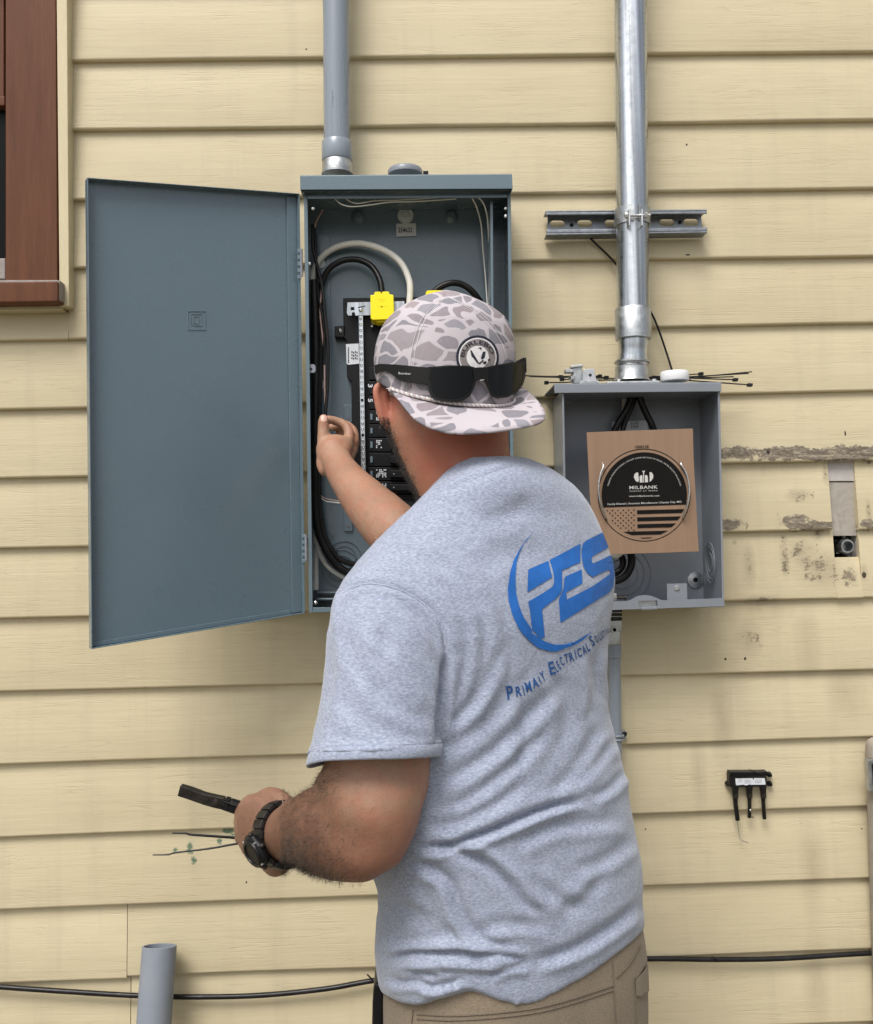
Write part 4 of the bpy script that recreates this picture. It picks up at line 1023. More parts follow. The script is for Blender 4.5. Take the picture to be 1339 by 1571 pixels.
boss(905.5, 575.5, .0026, .001, 'ink', 'hole', brk, -.1085)
boss(877, 580, .0055, .008, 'bright', 'screw', brk, -.1225)
boss(917.5, 586, .002, .001, 'zinc', 'pin', brk, -.128)

# ------------------------------------------------------------------ plastic conduit below the meter box
lc = thing('plastic_conduit', P(948, 1250, -.04), 'grey plastic conduit running down from under the meter box beside the shirt', 'conduit')
YL = -.036
a, d = axis_px(942, 1005, 946, 1300, YL); MB().lathe(a, d, [(0, .0118), (d.length, .0118)], 28).build('pipe', 'pvc', lc, smooth=True)
a, d = axis_px(941.5, 988, 942, 1009, YL); MB().lathe(a, d, [(0, .0122), (.001, .0136), (d.length-.001, .0136), (d.length, .0120)], 28).build('coupling', 'pvc', lc, smooth=True)
MB().px([(930, 968), (952.5, 967), (952.5, 990), (932, 991)], YL-.013, YL+.013).build('adapter', 'zinc', lc, bevel=.003)
MB().px([(928, 952), (954.5, 951), (954.5, 969), (929, 970)], YL-.015, YL+.014).build('fitting_body', 'zinc', lc, bevel=.002)
mb = MB(); mb.lathe(P(942, 966, YL-.015), (0, -1, 0), [(0, .0062), (.004, .0058), (.004, .0036), (.001, .0036)], 20).build('screw_port', 'zinc', lc, smooth=True)
MB().lathe(P(942, 966, YL-.016), (0, -1, 0), [(0, .0036), (.0012, .0036)], 16).build('port_hole', 'ink', lc)
for k in range(3):
    MB().px([(928, 935.5+k*6), (954.5, 935+k*6), (954.5, 939+k*6), (929, 939.5+k*6)], YL-.016, YL+.014).build('locknut', 'tool' if k else 'blackrub', lc, bevel=.001)
MB().px([(931, 934), (952, 934), (952, 953), (932, 953)], YL-.011, YL+.011).build('threads', 'zinc', lc)
sp_ = thing('conduit_strap', P(950, 1130, -.03), 'small grey strap with one dark screw holding the lower conduit', 'strap')
for k in range(2):
    MB().torus(P(945.5, 1128+k*6, YL), (0, 0, 1), .0124, .0018, 28, 8).build('band', 'pvc', sp_, smooth=True)
MB().px([(950, 1122), (960.5, 1121), (961, 1133), (950, 1136)], -.022, -.010).build('tab', 'pvc', sp_, bevel=.002)
boss(958, 1126, .0046, .003, 'blackrub', 'screw', sp_, -.022)

# ------------------------------------------------------------------ splice block with three cut leads
spl = thing('splice_block', P(1149, 1250, -.02), 'black splice block with a worn white label and three cut leads on the siding', 'splice block')
MB().px([(1118.5, 1187), (1176, 1185.5), (1177.5, 1207), (1119.5, 1208)], -.029, -.012).build('body', 'blackrub', spl, bevel=.0018)
MB().px([(1120, 1184.5), (1166, 1184.5), (1178, 1184), (1178, 1188.5), (1121, 1190)], -.031, -.012).build('top_ridge', 'blackpl', spl, bevel=.001)
lb = MB().px([(1128, 1194.5), (1154.5, 1194), (1155.5, 1197), (1157, 1193.8), (1173, 1194), (1174.5, 1203.8), (1152, 1204), (1150, 1203.2), (1145, 1205), (1140, 1203.8), (1129, 1204.8)], -.0298, -.0292).build('label', 'labelw', spl)
bms = [flat_mesh([[circ(1135.5, 1197.5, 2.6, 2.6, 16), circ(1135.5, 1197.5, 2.0, 2.0, 16)[::-1]]])]
for k in range(3): bms.append(flat_mesh([[[(1142, 1196.5+k*2.2), (1151+k, 1196.4+k*2.2), (1151+k, 1196.9+k*2.2), (1142, 1197+k*2.2)]]])); bms.append(flat_mesh([[[(1158, 1196.3+k*2.2), (1169-k, 1196.2+k*2.2), (1169-k, 1196.7+k*2.2), (1158, 1196.8+k*2.2)]]]))
sheet(merge(bms), on(-.0301)).build('label_print', 'enamel2', lb)
for (x, y) in ((1116, 1202), (1179.5, 1188), (1180, 1202)):
    boss(x, y, .0052, .010, 'blackpl', 'mounting_screw', spl, -.014)
MB().tube(path([(1149, 1180.5, -.031), (1155, 1183, -.032), (1164, 1186, -.032), (1170, 1187, -.031)]), .0008, 6).build('bent_wire', 'tool', spl, smooth=True)
def lead(pts, r0, r1): return MB().tube(path(pts, 5), lambda t: r0+(r1-r0)*min(1, t*1.7), 12).build('lead', 'blackrub', spl, smooth=True)
l1 = lead([(1127.5, 1205, -.026), (1127.5, 1217, -.027), (1128.5, 1235, -.025), (1131.5, 1258, -.022)], .0072, .0041)
l2 = lead([(1149, 1205, -.026), (1149.3, 1217, -.027), (1149.8, 1233, -.025), (1149.5, 1254, -.022)], .0072, .0034)
l3 = lead([(1170, 1205, -.026), (1170.8, 1217, -.027), (1171, 1233, -.025), (1172.6, 1256, -.022)], .0070, .0036)
for l_, x in ((l1, 1128), (l2, 1149.5), (l3, 1170.8)):
    MB().lathe(P(x, 1216.5, -.027), (0, 0, -1), [(0, .0056), (.008, .0052)], 14).build('collar', 'tool', l_, smooth=True)
MB().tube(path([(1131.5, 1257, -.022), (1131.8, 1266, -.020), (1134, 1280, -.020), (1136.5, 1288, -.021), (1142, 1291, -.022), (1147.5, 1292.5, -.022)], 4), .0007, 6).build('bare_wire', 'zinc', l1, smooth=True)
MB().ell(P(1151, 1243, -.027), [(.0019, 0, 0), (0, .0019, 0), (0, 0, .0025)], 8, 6).build('bare_tip', 'bright', l2, smooth=True)
MB().tube(path([(1150, 1252, -.022), (1153, 1253.5, -.024), (1156, 1253.5, -.022)], 4), .0009, 6).build('bare_wire', 'tool', l2, smooth=True)

# ------------------------------------------------------------------ post at the right edge, leaning pipe, long cable
pst = thing('conduit_post', P(1350, 1700, -.04), 'dusty grey-brown plastic post cropped by the right edge of the picture', 'post')
rings = []
for (px, py, r_) in ((1352, 1131.5, .008), (1352, 1133, .017), (1352, 1137, .0235), (1352.5, 1144, .0262), (1353, 1160, .0268), (1366, 1571, .0262), (1376, 1900, .0262)):
    c = P(px, py, -.035); rings.append([c+Vector((math.copysign(abs(math.cos(t))**.7, math.cos(t))*r_, math.copysign(abs(math.sin(t))**.7, math.sin(t))*r_*.85, 0)) for t in [2*math.pi*q/32 for q in range(32)]])
MB().loft(rings).build('housing', 'dustpost', pst, smooth=True)
MB().px([(1331, 1166), (1344, 1165), (1346, 1213), (1334, 1214)], -.064, -.050).build('bracket', 'zinc', pst, bevel=.001)
MB().px([(1338, 1172), (1343, 1172), (1344, 1206), (1340, 1206)], -.066, -.063).build('slot', 'blackrub', pst, bevel=.0005)
pip = thing('loose_pipe', P(225, 1800, -.3), 'short open-ended grey plastic pipe leaning against the siding at the bottom left', 'pipe')
a = P(244.5, 1451, -.052); b = P(236, 1571, -.083); d = (b-a).normalized()
Lp = (a.z-0.0)/-d.z
MB().lathe(a, d, [(.06, .0262), (.0006, .0262), (0, .0268), (0, .0292), (.0006, .0298), (Lp, .0298)], 48, False).build('pipe', 'pvc_old', pip, smooth=True)
MB().lathe(a+d*.055, d, [(0, .0262), (.002, .0262)], 32).build('inside', 'ink', pip)
cable('long_cable', [(-300, 1488, -.022), (-60, 1508, -.020), (0, 1514, -.020), (100, 1521, -.020), (210, 1527.5, -.020), (300, 1529.5, -.022), (400, 1527, -.022), (500, 1517, -.022), (575, 1504, -.022), (700, 1487, -.022), (850, 1476, -.022), (990, 1471, -.020), (1100, 1472, -.020), (1200, 1470.5, -.020), (1339, 1462, -.020), (1600, 1450, -.02)],
      .0046, 'blackrub', 'long black cable sagging along the bottom of the siding')
cable('cable_tie', [(563, 1495, -.030), (570, 1502, -.030), (577, 1511, -.030), (583, 1518, -.028)], .0014, 'blackpl', 'short black cable tie crossing the long cable beside the shirt hem', 'cable tie')
cable('cable_tie', [(1092, 1468, -.026), (1098, 1471, -.028), (1101, 1476, -.026)], .0011, 'blackpl', 'tiny black tie on the long cable at the lower right', 'cable tie')

# ================================================================== THE PERSON
man = thing('person', P(800, 1571, -.56)*1, 'person in a grey t-shirt and backwards camouflage cap working at the open breaker panel', 'person')
man.location.z = 0; ORG[man.name] = Vector(man.location)

def fit_ring(py, XL, XR, yc, A, B, ang, ex=2.3, n=48, tilt=(0, 0), it=7, both=True):
    """horizontal body section whose outline meets XL and XR where the section's own ends project"""
    e1 = np.array([math.cos(math.radians(90-ang)), math.sin(math.radians(90-ang)), 0]); e2 = np.array([e1[1], -e1[0], 0])
    t = np.arange(n)*2*math.pi/n
    ct, st = np.cos(t), np.sin(t)
    a = np.sign(ct)*np.abs(ct)**(2/ex); b = np.sign(st)*np.abs(st)**(2/ex)
    xl, xr = XL(py), XR(py); C = np.array(P((xl+xr)/2, py, yc)); s = 1.0
    for _ in range(it):
        off = np.outer(a*A*s, e1)+np.outer(b*B*s, e2)
        V = C+off; V[:, 2] += off[:, 0]*tilt[0]+off[:, 1]*tilt[1]
        px, pyy = projn(V); i, j = px.argmin(), px.argmax()
        L, R_ = XL(pyy[i]), XR(pyy[j])
        s *= max(.4, (R_-L)/(px[j]-px[i])); C[0] += ((L+R_)/2-(px[i]+px[j])/2)/FPX*(yc+1.76)
    off = np.outer(a*A*s, e1)+np.outer(b*B*s, e2)
    V = C+off; V[:, 2] += off[:, 0]*tilt[0]+off[:, 1]*tilt[1]
    return [tuple(v) for v in V]
def tabf(tab): return lambda y: interp(tab, y)

# outlines traced from the photograph
TXL = tabf([(690, 716), (715, 690), (735, 672), (755, 652), (775, 634), (795, 612), (815, 590), (840, 566), (870, 540), (900, 519), (940, 506), (980, 506), (1020, 515), (1100, 530), (1200, 540), (1300, 556), (1345, 572), (1372, 584), (1400, 578), (1440, 575), (1480, 576), (1510, 582), (1540, 590), (1600, 596)])
TXR = tabf([(690, 786), (697, 792), (708, 822), (728, 860), (748, 884), (765, 899), (790, 914), (815, 925), (860, 940), (900, 944), (940, 939), (990, 932), (1050, 930), (1100, 935), (1150, 948), (1200, 962), (1250, 969), (1290, 978), (1340, 989), (1365, 987), (1390, 985), (1420, 989), (1450, 989), (1500, 991), (1600, 993)])
BA = tabf([(690, .80), (740, .62), (790, .50), (850, .50), (950, .60), (1100, .64), (1300, .68), (1500, .74)])
def YCf(py): return interp([(690, -.545), (800, -.555), (1000, -.57), (1300, -.57), (1550, -.56)], py)
shirt_mb = MB(); rings = []
hem = tabf([(570, 1512), (585, 1522), (600, 1532), (620, 1541), (640, 1544), (662, 1541), (690, 1527), (702, 1518), (716, 1517), (740, 1524), (770, 1537), (800, 1546), (830, 1541), (870, 1516), (900, 1499), (940, 1470), (965, 1450), (985, 1428), (1000, 1420)])
for py in [704, 712, 722, 734, 746, 760, 775, 790, 808, 828, 850, 875, 900, 930, 960, 1000, 1050, 1100, 1150, 1200, 1250, 1300, 1340, 1370, 1400, 1430, 1460, 1490, 1520]:
    ba = BA(py)
    rings.append(fit_ring(py, TXL, TXR, YCf(py), .2, .2*ba, 55 if py > 780 else 55-(780-py)*.25, 2.35))
last = fit_ring(1545, TXL, TXR, YCf(1545), .2, .148, 55, 2.35)
NR = len(rings)
# bring the lowest rings up to the hem line
def to_hem(ring, k=0.0):
    out = []
    for p in ring:
        q = Vector(p)
        for _ in range(4):
            x, y = proj(q); tgt = hem(x)-k
            back = (q-CAM).dot(_f) > 1.24
            q.z -= (tgt-y)*(q-CAM).dot(_f)/FPX
        out.append(q)
    return out
hemr = []
C_ = np.mean([r for r in last], axis=0)
for p in last:
    q = Vector(p); x, y = proj(q); front = (q.y-C_[1]) < 0.02
    hemr.append(q)
hz = to_hem(last)
zavg = P(800, 1500, -.56).z
hemr = [Vector((p.x, p.y, p.z if (p.y < C_[1]+.03) else zavg)) for p in hz]
rings = [r for r in rings if True]
fin = []
for r in rings:
    rr_ = []
    for p, h_ in zip(r, hemr):
        rr_.append((p[0], p[1], max(p[2], h_.z+.004)))
    fin.append(rr_)
fin.append([tuple(h) for h in hemr])
shirt_mb.loft(fin)
# near (left) sleeve
SXL = tabf([(850, 575), (870, 548), (890, 528), (915, 512), (950, 503), (1000, 500), (1040, 497), (1080, 489), (1120, 481), (1150, 474), (1175, 467), (1200, 462)])
SXR = tabf([(850, 625), (870, 645), (890, 655), (915, 663), (940, 673), (965, 681), (1000, 685), (1050, 685), (1100, 682), (1140, 680), (1175, 679), (1200, 679)])
def YS(py): return interp([(850, -.660), (900, -.672), (950, -.685), (1100, -.712), (1170, -.724)], py)
srs = []
for py in [852, 866, 884, 905, 930, 960, 1000, 1050, 1100, 1140, 1168]:
    srs.append(fit_ring(py, SXL, SXR, YS(py), .08, .078, 60, 2.1, tilt=(0.0, 0.0)))
hemS = tabf([(460, 1172), (470, 1170), (500, 1165), (560, 1163), (620, 1162), (665, 1159), (690, 1157)])
srs[-1] = [tuple(Vector((p[0], p[1], P(projn(np.array([p]))[0][0], hemS(projn(np.array([p]))[0][0]) - 18 + (6+6*math.tanh((p[1]-YS(1168))/.03))*min(1, max(0, (530-projn(np.array([p]))[0][0])/45)), p[1]).z))) for p in srs[-1]]
c = np.mean(srs[-1], axis=0)
def shrink(r, k, dz, cc): return [tuple(cc+(np.array(p)-cc)*np.array([k, k, 1])+np.array([0, 0, dz])) for p in r]
srs.append(shrink(srs[-1], .5, .0, c))
cap_top = shrink(srs[0], .4, .012, np.mean(srs[0], axis=0))
sl = MB().loft([cap_top]+srs)
shirt_mb.add(sl.v, sl.f)
# far (right) sleeve reaching round the front, mostly hidden
fs = [P(872, 838, -.455), P(850, 850, -.425), P(810, 858, -.40), P(770, 862, -.385)]
shirt_mb.tube(fs, lambda t: .070+.004*t, 20)
V, F = remesh(shirt_mb, .0036, 10, .5)
NV = vnormals(V, F)

# cloth folds: real relief, laid along lines
def seglen(pl): return np.concatenate([[0], np.cumsum(np.hypot(*(np.diff(np.array(pl), axis=0).T)))])
def smooth_pl(pl, n=6): return [(p.x, p.y) for p in cr([Vector((a, b, 0)) for a, b in pl], n)]
def dist_pl(X, Y, pl):
    """signed distance and position 0..1 along the line"""
    best = np.full(X.shape, 1e9); sg = np.zeros(X.shape); tt = np.zeros(X.shape); L = seglen(pl)
    for k in range(len(pl)-1):
        ax, ay = pl[k]; bx, by = pl[k+1]; dx, dy = bx-ax, by-ay; l2 = dx*dx+dy*dy
        t = np.clip(((X-ax)*dx+(Y-ay)*dy)/l2, 0, 1); ex, ey = X-(ax+t*dx), Y-(ay+t*dy); d = np.hypot(ex, ey)
        m = d < best; best[m] = d[m]; sg[m] = np.sign(dx*ey-dy*ex)[m]; tt[m] = ((L[k]+t*math.sqrt(l2))/L[-1])[m]
    return best*sg, tt
# (line, valley half-width px, valley depth mm, ridge height mm, ridge side (+1 = right-hand side walking along the line, below if walking right), ridge offset px)
FOLDS = [
 ([(505, 925), (531, 906), (565, 896), (612, 905), (650, 927), (676, 957), (684, 998), (684, 1030)], 4.0, 4.2, 2.8, 1, 9),
 ([(684, 1000), (680, 1062), (676, 1109), (678, 1150)], 6, 9, 3, -1, 12),
 ([(640, 880), (688, 905), (712, 945), (716, 998), (704, 1062), (684, 1109)], 9, 3.5, 3.5, -1, 15),
 ([(632, 835), (685, 872), (728, 921), (742, 972), (738, 1023), (716, 1085), (690, 1130)], 11, 3.2, 3.2, -1, 17),
 ([(690, 830), (745, 880), (775, 945), (780, 1010), (765, 1080), (735, 1140)], 13, 2.6, 2.6, -1, 20),
 ([(573, 904), (629, 938), (663, 975), (678, 1010)], 8, 2.4, 2.2, 1, 13),
 ([(560, 960), (610, 1000), (650, 1050), (674, 1085)], 10, 2.0, 2.0, 1, 15),
 ([(520, 960), (560, 1040), (620, 1090), (672, 1110)], 11, 1.6, 1.8, 1, 17),
 ([(505, 1060), (560, 1110), (610, 1130)], 12, 1.2, 1.2, 1, 17),
 ([(512, 975), (508, 1030), (500, 1090)], 8, 1.8, 1.5, -1, 12),
 ([(680, 1120), (720, 1085), (750, 1040), (768, 985)], 10, 3.5, 3.0, 1, 14),
 ([(668, 1160), (725, 1125), (785, 1070), (820, 1010)], 12, 3.5, 3.0, 1, 17),
 ([(663, 1202), (715, 1182), (775, 1138), (830, 1080), (860, 1040)], 12, 4.5, 3.5, 1, 17),
 ([(655, 1240), (705, 1232), (755, 1200), (810, 1150), (850, 1110)], 10, 5.0, 3.8, 1, 15),
 ([(640, 1268), (700, 1262), (760, 1235), (815, 1195)], 11, 3.5, 3.0, 1, 14),
 ([(625, 1303), (655, 1300), (690, 1296), (748, 1277), (812, 1250), (859, 1234), (905, 1226)], 5.5, 8.5, 5.0, 1, 11),
 ([(905, 1226), (940, 1205), (958, 1180)], 7, 2.5, 2.5, 1, 11),
 ([(665, 1300), (700, 1304), (740, 1320), (780, 1354), (808, 1388), (838, 1408)], 7.5, 6.0, 4.5, -1, 13),
 ([(812, 1340), (850, 1375), (900, 1395)], 12, 2.5, 2.2, -1, 16),
 ([(618, 1322), (660, 1332), (690, 1354), (706, 1397), (727, 1432), (760, 1452), (812, 1454)], 8.5, 5.5, 4.5, 1, 14),
 ([(586, 1476), (612, 1466), (642, 1461), (714, 1462), (782, 1467), (820, 1476)], 4.5, 7.5, 5.0, -1, 10),
 ([(586, 1482), (642, 1472), (714, 1474), (782, 1479), (812, 1482)], 12, 0, 4.5, 1, 8),
 ([(812, 1478), (876, 1458), (940, 1420), (984, 1382)], 9, 4.2, 3.8, 1, 14),
 ([(745, 1500), (775, 1486), (815, 1480)], 6, 3.2, 2.5, 1, 9),
 ([(590, 1498), (614, 1508), (640, 1506), (660, 1514), (690, 1510), (716, 1500)], 6, 4.2, 3.2, 1, 9),
 ([(630, 1492), (655, 1494), (675, 1502)], 5, 3.0, 2.5, -1, 8),
 ([(780, 1300), (850, 1268), (915, 1262), (960, 1250)], 12, 2.2, 2.2, 1, 16),
 ([(840, 1225), (890, 1170), (925, 1105)], 12, 2.6, 2.4, 1, 15),
 ([(870, 1215), (915, 1170), (942, 1130)], 9, 2.2, 2.0, 1, 12),
 ([(880, 1340), (930, 1318), (972, 1285)], 12, 2.6, 2.4, 1, 15),
 ([(720, 1430), (790, 1418), (850, 1424)], 12, 1.8, 2.0, 1, 14),
 ([(598, 1380), (640, 1400), (668, 1440)], 12, 2.0, 2.0, -1, 15),
 ([(590, 1430), (630, 1445), (690, 1440)], 11, 1.8, 1.8, 1, 14),
 ([(560, 868), (600, 836), (640, 800)], 6, 1.2, 1.0, 1, 9),
 ([(820, 760), (780, 790), (720, 800)], 16, 1.2, 1.2, 1, 20),
 ([(800, 1060), (806, 1130), (790, 1190)], 14, 2.0, 1.8, 1, 16),
 ([(850, 1030), (868, 1090), (860, 1150)], 14, 1.8, 1.8, 1, 16),
 ([(905, 1000), (912, 1060), (905, 1110)], 11, 1.8, 1.6, 1, 13),
 ([(930, 960), (915, 1030), (928, 1090)], 8, 1.6, 1.5, -1, 11),
 ([(512, 900), (505, 930), (504, 975)], 6, 2.2, 2.0, -1, 9),
 ([(636, 792), (664, 764), (700, 744), (740, 730), (775, 718), (802, 708)], 2.6, 1.5, .9, -1, 8),
 ([(930, 1330), (900, 1375), (850, 1415)], 14, 2.2, 2.0, 1, 18), ([(655, 1365), (668, 1410), (700, 1440)], 12, 2.0, 1.8, -1, 15),
 ([(740, 860), (800, 850), (850, 880)], 22, 1.6, 1.4, 1, 26), ([(600, 940), (585, 1010), (590, 1080)], 16, 1.6, 1.4, 1, 20),
]
PX, PY = projn(V); depth = (V-Cn)@Fn
vis = (NV@np.array([-d for d in Fn]))            # faces the camera
disp = np.zeros(len(V))
wv = np.clip((vis+.15)/.4, 0, 1)
sleeve = (V[:, 1] < -.60) & (PX < 690) & (PX > 450) & (PY < 1185) & (PY > 890)
for fi, (pl, w_, dep, rid, sd_, ro) in enumerate(FOLDS):
    pl = smooth_pl(pl, 4); d, t = dist_pl(PX, PY, pl); near = np.abs(d) < 60
    tp = np.clip(np.minimum(t, 1-t)*5, 0, 1); tp = tp*tp*(3-2*tp)
    g_ = -dep*np.exp(-(d/w_)**2)+rid*np.exp(-((d-sd_*ro)/(ro*.75))**2)+.35*rid*np.exp(-((d+sd_*ro*1.3)/(ro*.9))**2)
    disp += np.where(near, g_*tp*wv*(1.25 if fi >= 15 else {2: .6, 3: .8, 4: .45, 10: .9, 11: .4, 12: .9, 13: .5, 14: .8}.get(fi, 1.15)), 0)
nz = np.array([noise.noise(Vector(v*9.0)*1.0)*1.6+noise.noise(Vector((v[0]*22, v[1]*22, v[2]*16)))*.8+noise.noise(Vector((v[0]*52, v[1]*52, v[2]*34)))*.35 for v in V.astype(float)])
rg_ = np.array([1-abs(noise.noise(Vector((v[0]*20+v[2]*14, v[1]*20, v[2]*26-v[0]*10))))*2.4 for v in V.astype(float)])
disp = disp*1.0+nz*.8+np.clip(rg_, 0, 1)**3*.6
# raised hem bands
hb = np.abs(PY-np.interp(PX, [460, 500, 620, 690], [1152, 1148, 1145, 1142])) ; m_ = sleeve & (PY > 1120)
disp += np.where(m_, -1.6*np.exp(-(hb/2.0)**2)+.6*np.clip((PY-1146)/6, 0, 1), 0)
disp = np.clip(disp, -12, 9)
disp = np.where(sleeve & (NV[:, 2] < -.55), 0, disp)
V = V+NV*(disp*.001)[:, None]
shirt = direct('shirt', V, F, 'shirt', man)
shirt_cast = caster(V, F, .0009)
SV, SF = V, F
# the turned-up hem of the sleeve: a hollow band round the arm
hb_r = []
def hem_ring(py, k, dz=0, low=False):
    r = np.array(fit_ring(py, SXL, SXR, YS(py), .08, .078, 60, 2.1)); c_ = r.mean(axis=0)
    n_ = (r-c_); n_[:, 2] = 0; n_ /= np.linalg.norm(n_, axis=1, keepdims=True); r = r+n_*k
    px_ = projn(r)[0]; out = []
    for p, x in zip(r, px_):
        back = (5+5*math.tanh((p[1]-YS(1168))/.03))*min(1, max(0, (520-x)/45))
        tgt = hemS(x)-1168+py+6+back
        wob = .0009*noise.noise(Vector((p[0]*40, p[1]*40, 3)))
        out.append((p[0]+n_[0][0]*0+wob, p[1]+wob, P(x, tgt-5, p[1]).z+dz))
    return out
for py, k in ((1143, -.0045), (1144.5, -.0020), (1147, -.0008), (1148.6, -.0014), (1150.2, -.0006), (1158, -.0004), (1166, -.0008), (1168.6, -.0018), (1169.6, -.0030), (1168.4, -.0044), (1160, -.0050), (1152, -.0066)):
    hb_r.append(hem_ring(py, k))
MB().loft(hb_r, False).build('sleeve_hem', 'shirt', shirt, smooth=True, autos=False)
seam_cast = caster(V, F, .0001)

# seams and stitching
def seam(name, pl, r, m_, par, cast, n=8, segs=5):
    pts = []
    pp2 = smooth_pl(pl, n)
    for x, y in pp2:
        q = cast(x, y)
        if q is not None: pts.append(q)
    if len(pts) > 3: return MB().tube(pts, r, segs).build(name, m_, par, smooth=True)
seam('stitching', [(650, 757), (622, 790), (592, 826), (572, 858), (563, 893)], .00035, 'stitch', shirt, seam_cast)
seam('stitching', [(656, 762), (630, 794), (600, 830), (580, 862), (571, 892)], .00035, 'stitch', shirt, seam_cast)
seam('armhole_seam', [(509, 921), (531, 906), (565, 895), (612, 904), (650, 926), (676, 956), (683, 990)], .0006, 'stitch', shirt, seam_cast, 8)
seam('yoke_stitching', [(665, 762), (700, 742), (740, 728), (775, 716), (797, 706)], .00035, 'stitch', shirt, seam_cast)

# the print on the back
def decal(name, bm, m_, edge=5, off=.0009, par=None):
    refine(bm, edge); c_ = caster(SV, SF, off); mb = sheet(bm, c_)
    return mb.build(name, m_, par or shirt, smooth=True, autos=False)
def Z(l): return [(760+x*.18467, 800+y*.18467) for x, y in l]
PESL = [
 Z([(268, 402), (435, 328), (467, 465), (262, 588)]),
 Z([(445, 322), (702, 185), (700, 340), (548, 408), (550, 470), (549, 560), (535, 600), (500, 640), (440, 685), (383, 730), (405, 960), (370, 968), (300, 900), (285, 760), (268, 668), (400, 590), (468, 545), (483, 510), (482, 450), (462, 370)]),
 Z([(568, 470), (590, 452), (712, 400), (718, 515), (582, 590), (590, 650), (800, 540), (945, 440), (947, 408), (930, 402), (850, 440), (800, 465), (760, 430), (728, 380), (712, 300), (712, 230), (722, 185), (750, 160), (885, 92), (935, 215), (800, 290), (792, 320), (800, 347), (820, 345), (955, 280), (975, 350), (985, 450), (975, 540), (940, 590), (535, 842), (522, 650), (545, 600), (562, 545)]),
]
arcp = Z([(308, 96), (250, 150), (200, 225), (150, 320), (115, 430), (98, 560), (105, 660), (135, 770), (180, 870), (210, 920), (270, 985), (340, 1045), (430, 1075), (500, 1080), (580, 1050), (660, 1022), (720, 985), (800, 912), (720, 960), (650, 1000), (560, 1022), (480, 1022), (400, 995), (370, 968), (300, 930), (295, 895), (230, 800), (190, 700), (165, 590), (160, 470), (170, 350), (195, 260), (235, 180)])
decal('printed_letter', flat_mesh([[PESL[0]]]), 'print'); decal('printed_letter', flat_mesh([[PESL[1]]]), 'print'); decal('printed_letter', flat_mesh([[PESL[2]]]), 'print')
decal('printed_crescent', flat_mesh([[arcp]]), 'print', off=.0013)
# the lettering under it, rising to the right; each word placed where the photo has it
def words():
    out = []
    def bt(x): return np.interp(x, [778, 792, 804, 812, 823, 835, 843, 855, 863, 869, 877, 884, 890, 898, 904, 911, 917, 927, 935], [1075, 1070, 1066, 1062, 1056, 1045, 1038, 1032, 1022, 1017, 1015, 1010, 1008, 1004, 999, 992, 986, 977, 970])
    chars = [('P', 778, 11, 20), ('R', 791.5, 9, 15), ('I', 803, 2.4, 14), ('M', 807, 10, 15), ('A', 817.5, 10, 15), ('R', 829, 2.6, 12), ('Y', 832, 6.5, 14),
             ('E', 843.5, 10, 19), ('L', 854, 3, 13), ('E', 857.5, 3.6, 13), ('C', 861.5, 5, 13), ('T', 867, 6, 13), ('R', 874, 7, 13), ('I', 882.5, 2, 13), ('C', 886.5, 7, 13), ('A', 894.5, 6.2, 13), ('L', 901.5, 4.5, 12.5),
             ('S', 908.5, 5.5, 16.5), ('O', 914.5, 4.4, 11), ('L', 919.8, 2.6, 10), ('U', 923, 3, 10), ('T', 926.5, 2.6, 9), ('I', 930, 1.2, 9), ('O', 932, 2.5, 8), ('N', 935, 2.5, 8), ('S', 938, 2.5, 8)]
    for ch, x, w_, h in chars:
        ang = -math.degrees(math.atan2(bt(x)-bt(x+8), 8))*.6
        out.append(text_px(ch, x, bt(x+w_/2), h, w_, ang, shear=.1, bold=.022))
    return out
decal('printed_lettering', merge(words()), 'print2', 6)

# ------------------------------------------------------------------ skin: one surface
body = MB()
HF = Vector((-math.sin(math.radians(28)), math.cos(math.radians(28)), 0)); HL = Vector((-HF.y, HF.x, 0)); UP = Vector((0, 0, 1))
HC = P(684, 575, -.50)
body.ell(HC+UP*.0+HF*.012, [HL*.070, HF*.082, UP*.086], 28, 18)                 # skull
body.ell(HC-UP*.055+HF*.045, [HL*.060, HF*.058, UP*.072], 24, 14)              # face and jaw
body.ell(HC-UP*.098+HF*.078, [HL*.026, HF*.022, UP*.020], 14, 10)              # chin
body.ell(HC-UP*.035+HF*.108, [HL*.013, HF*.020, UP*.024], 12, 10)              # nose
body.ell(HC+UP*.0+HF*.090, [HL*.045, HF*.014, UP*.012], 14, 8)                 # brow
body.ell(HC-UP*.070+HF*.100, [HL*.022, HF*.009, UP*.008], 12, 8)               # lips
for s_ in (1, -1):
    body.ell(HC-UP*.045+HF*.062+HL*.035*s_, [HL*.026, HF*.026, UP*.024], 14, 8)
NXL = tabf([(600, 592), (625, 592), (650, 593), (670, 597), (700, 610), (725, 622), (750, 634), (775, 646), (800, 655), (860, 640)])
NXR = tabf([(600, 782), (650, 780), (680, 780), (700, 782), (720, 790), (760, 800), (860, 860)])
rg = [fit_ring(py, NXL, NXR, interp([(610, -.495), (760, -.53), (860, -.555)], py), .075, .078, 40, 2.1) for py in (612, 630, 650, 670, 690, 710, 735, 765, 800, 860)]
body.loft(rg)
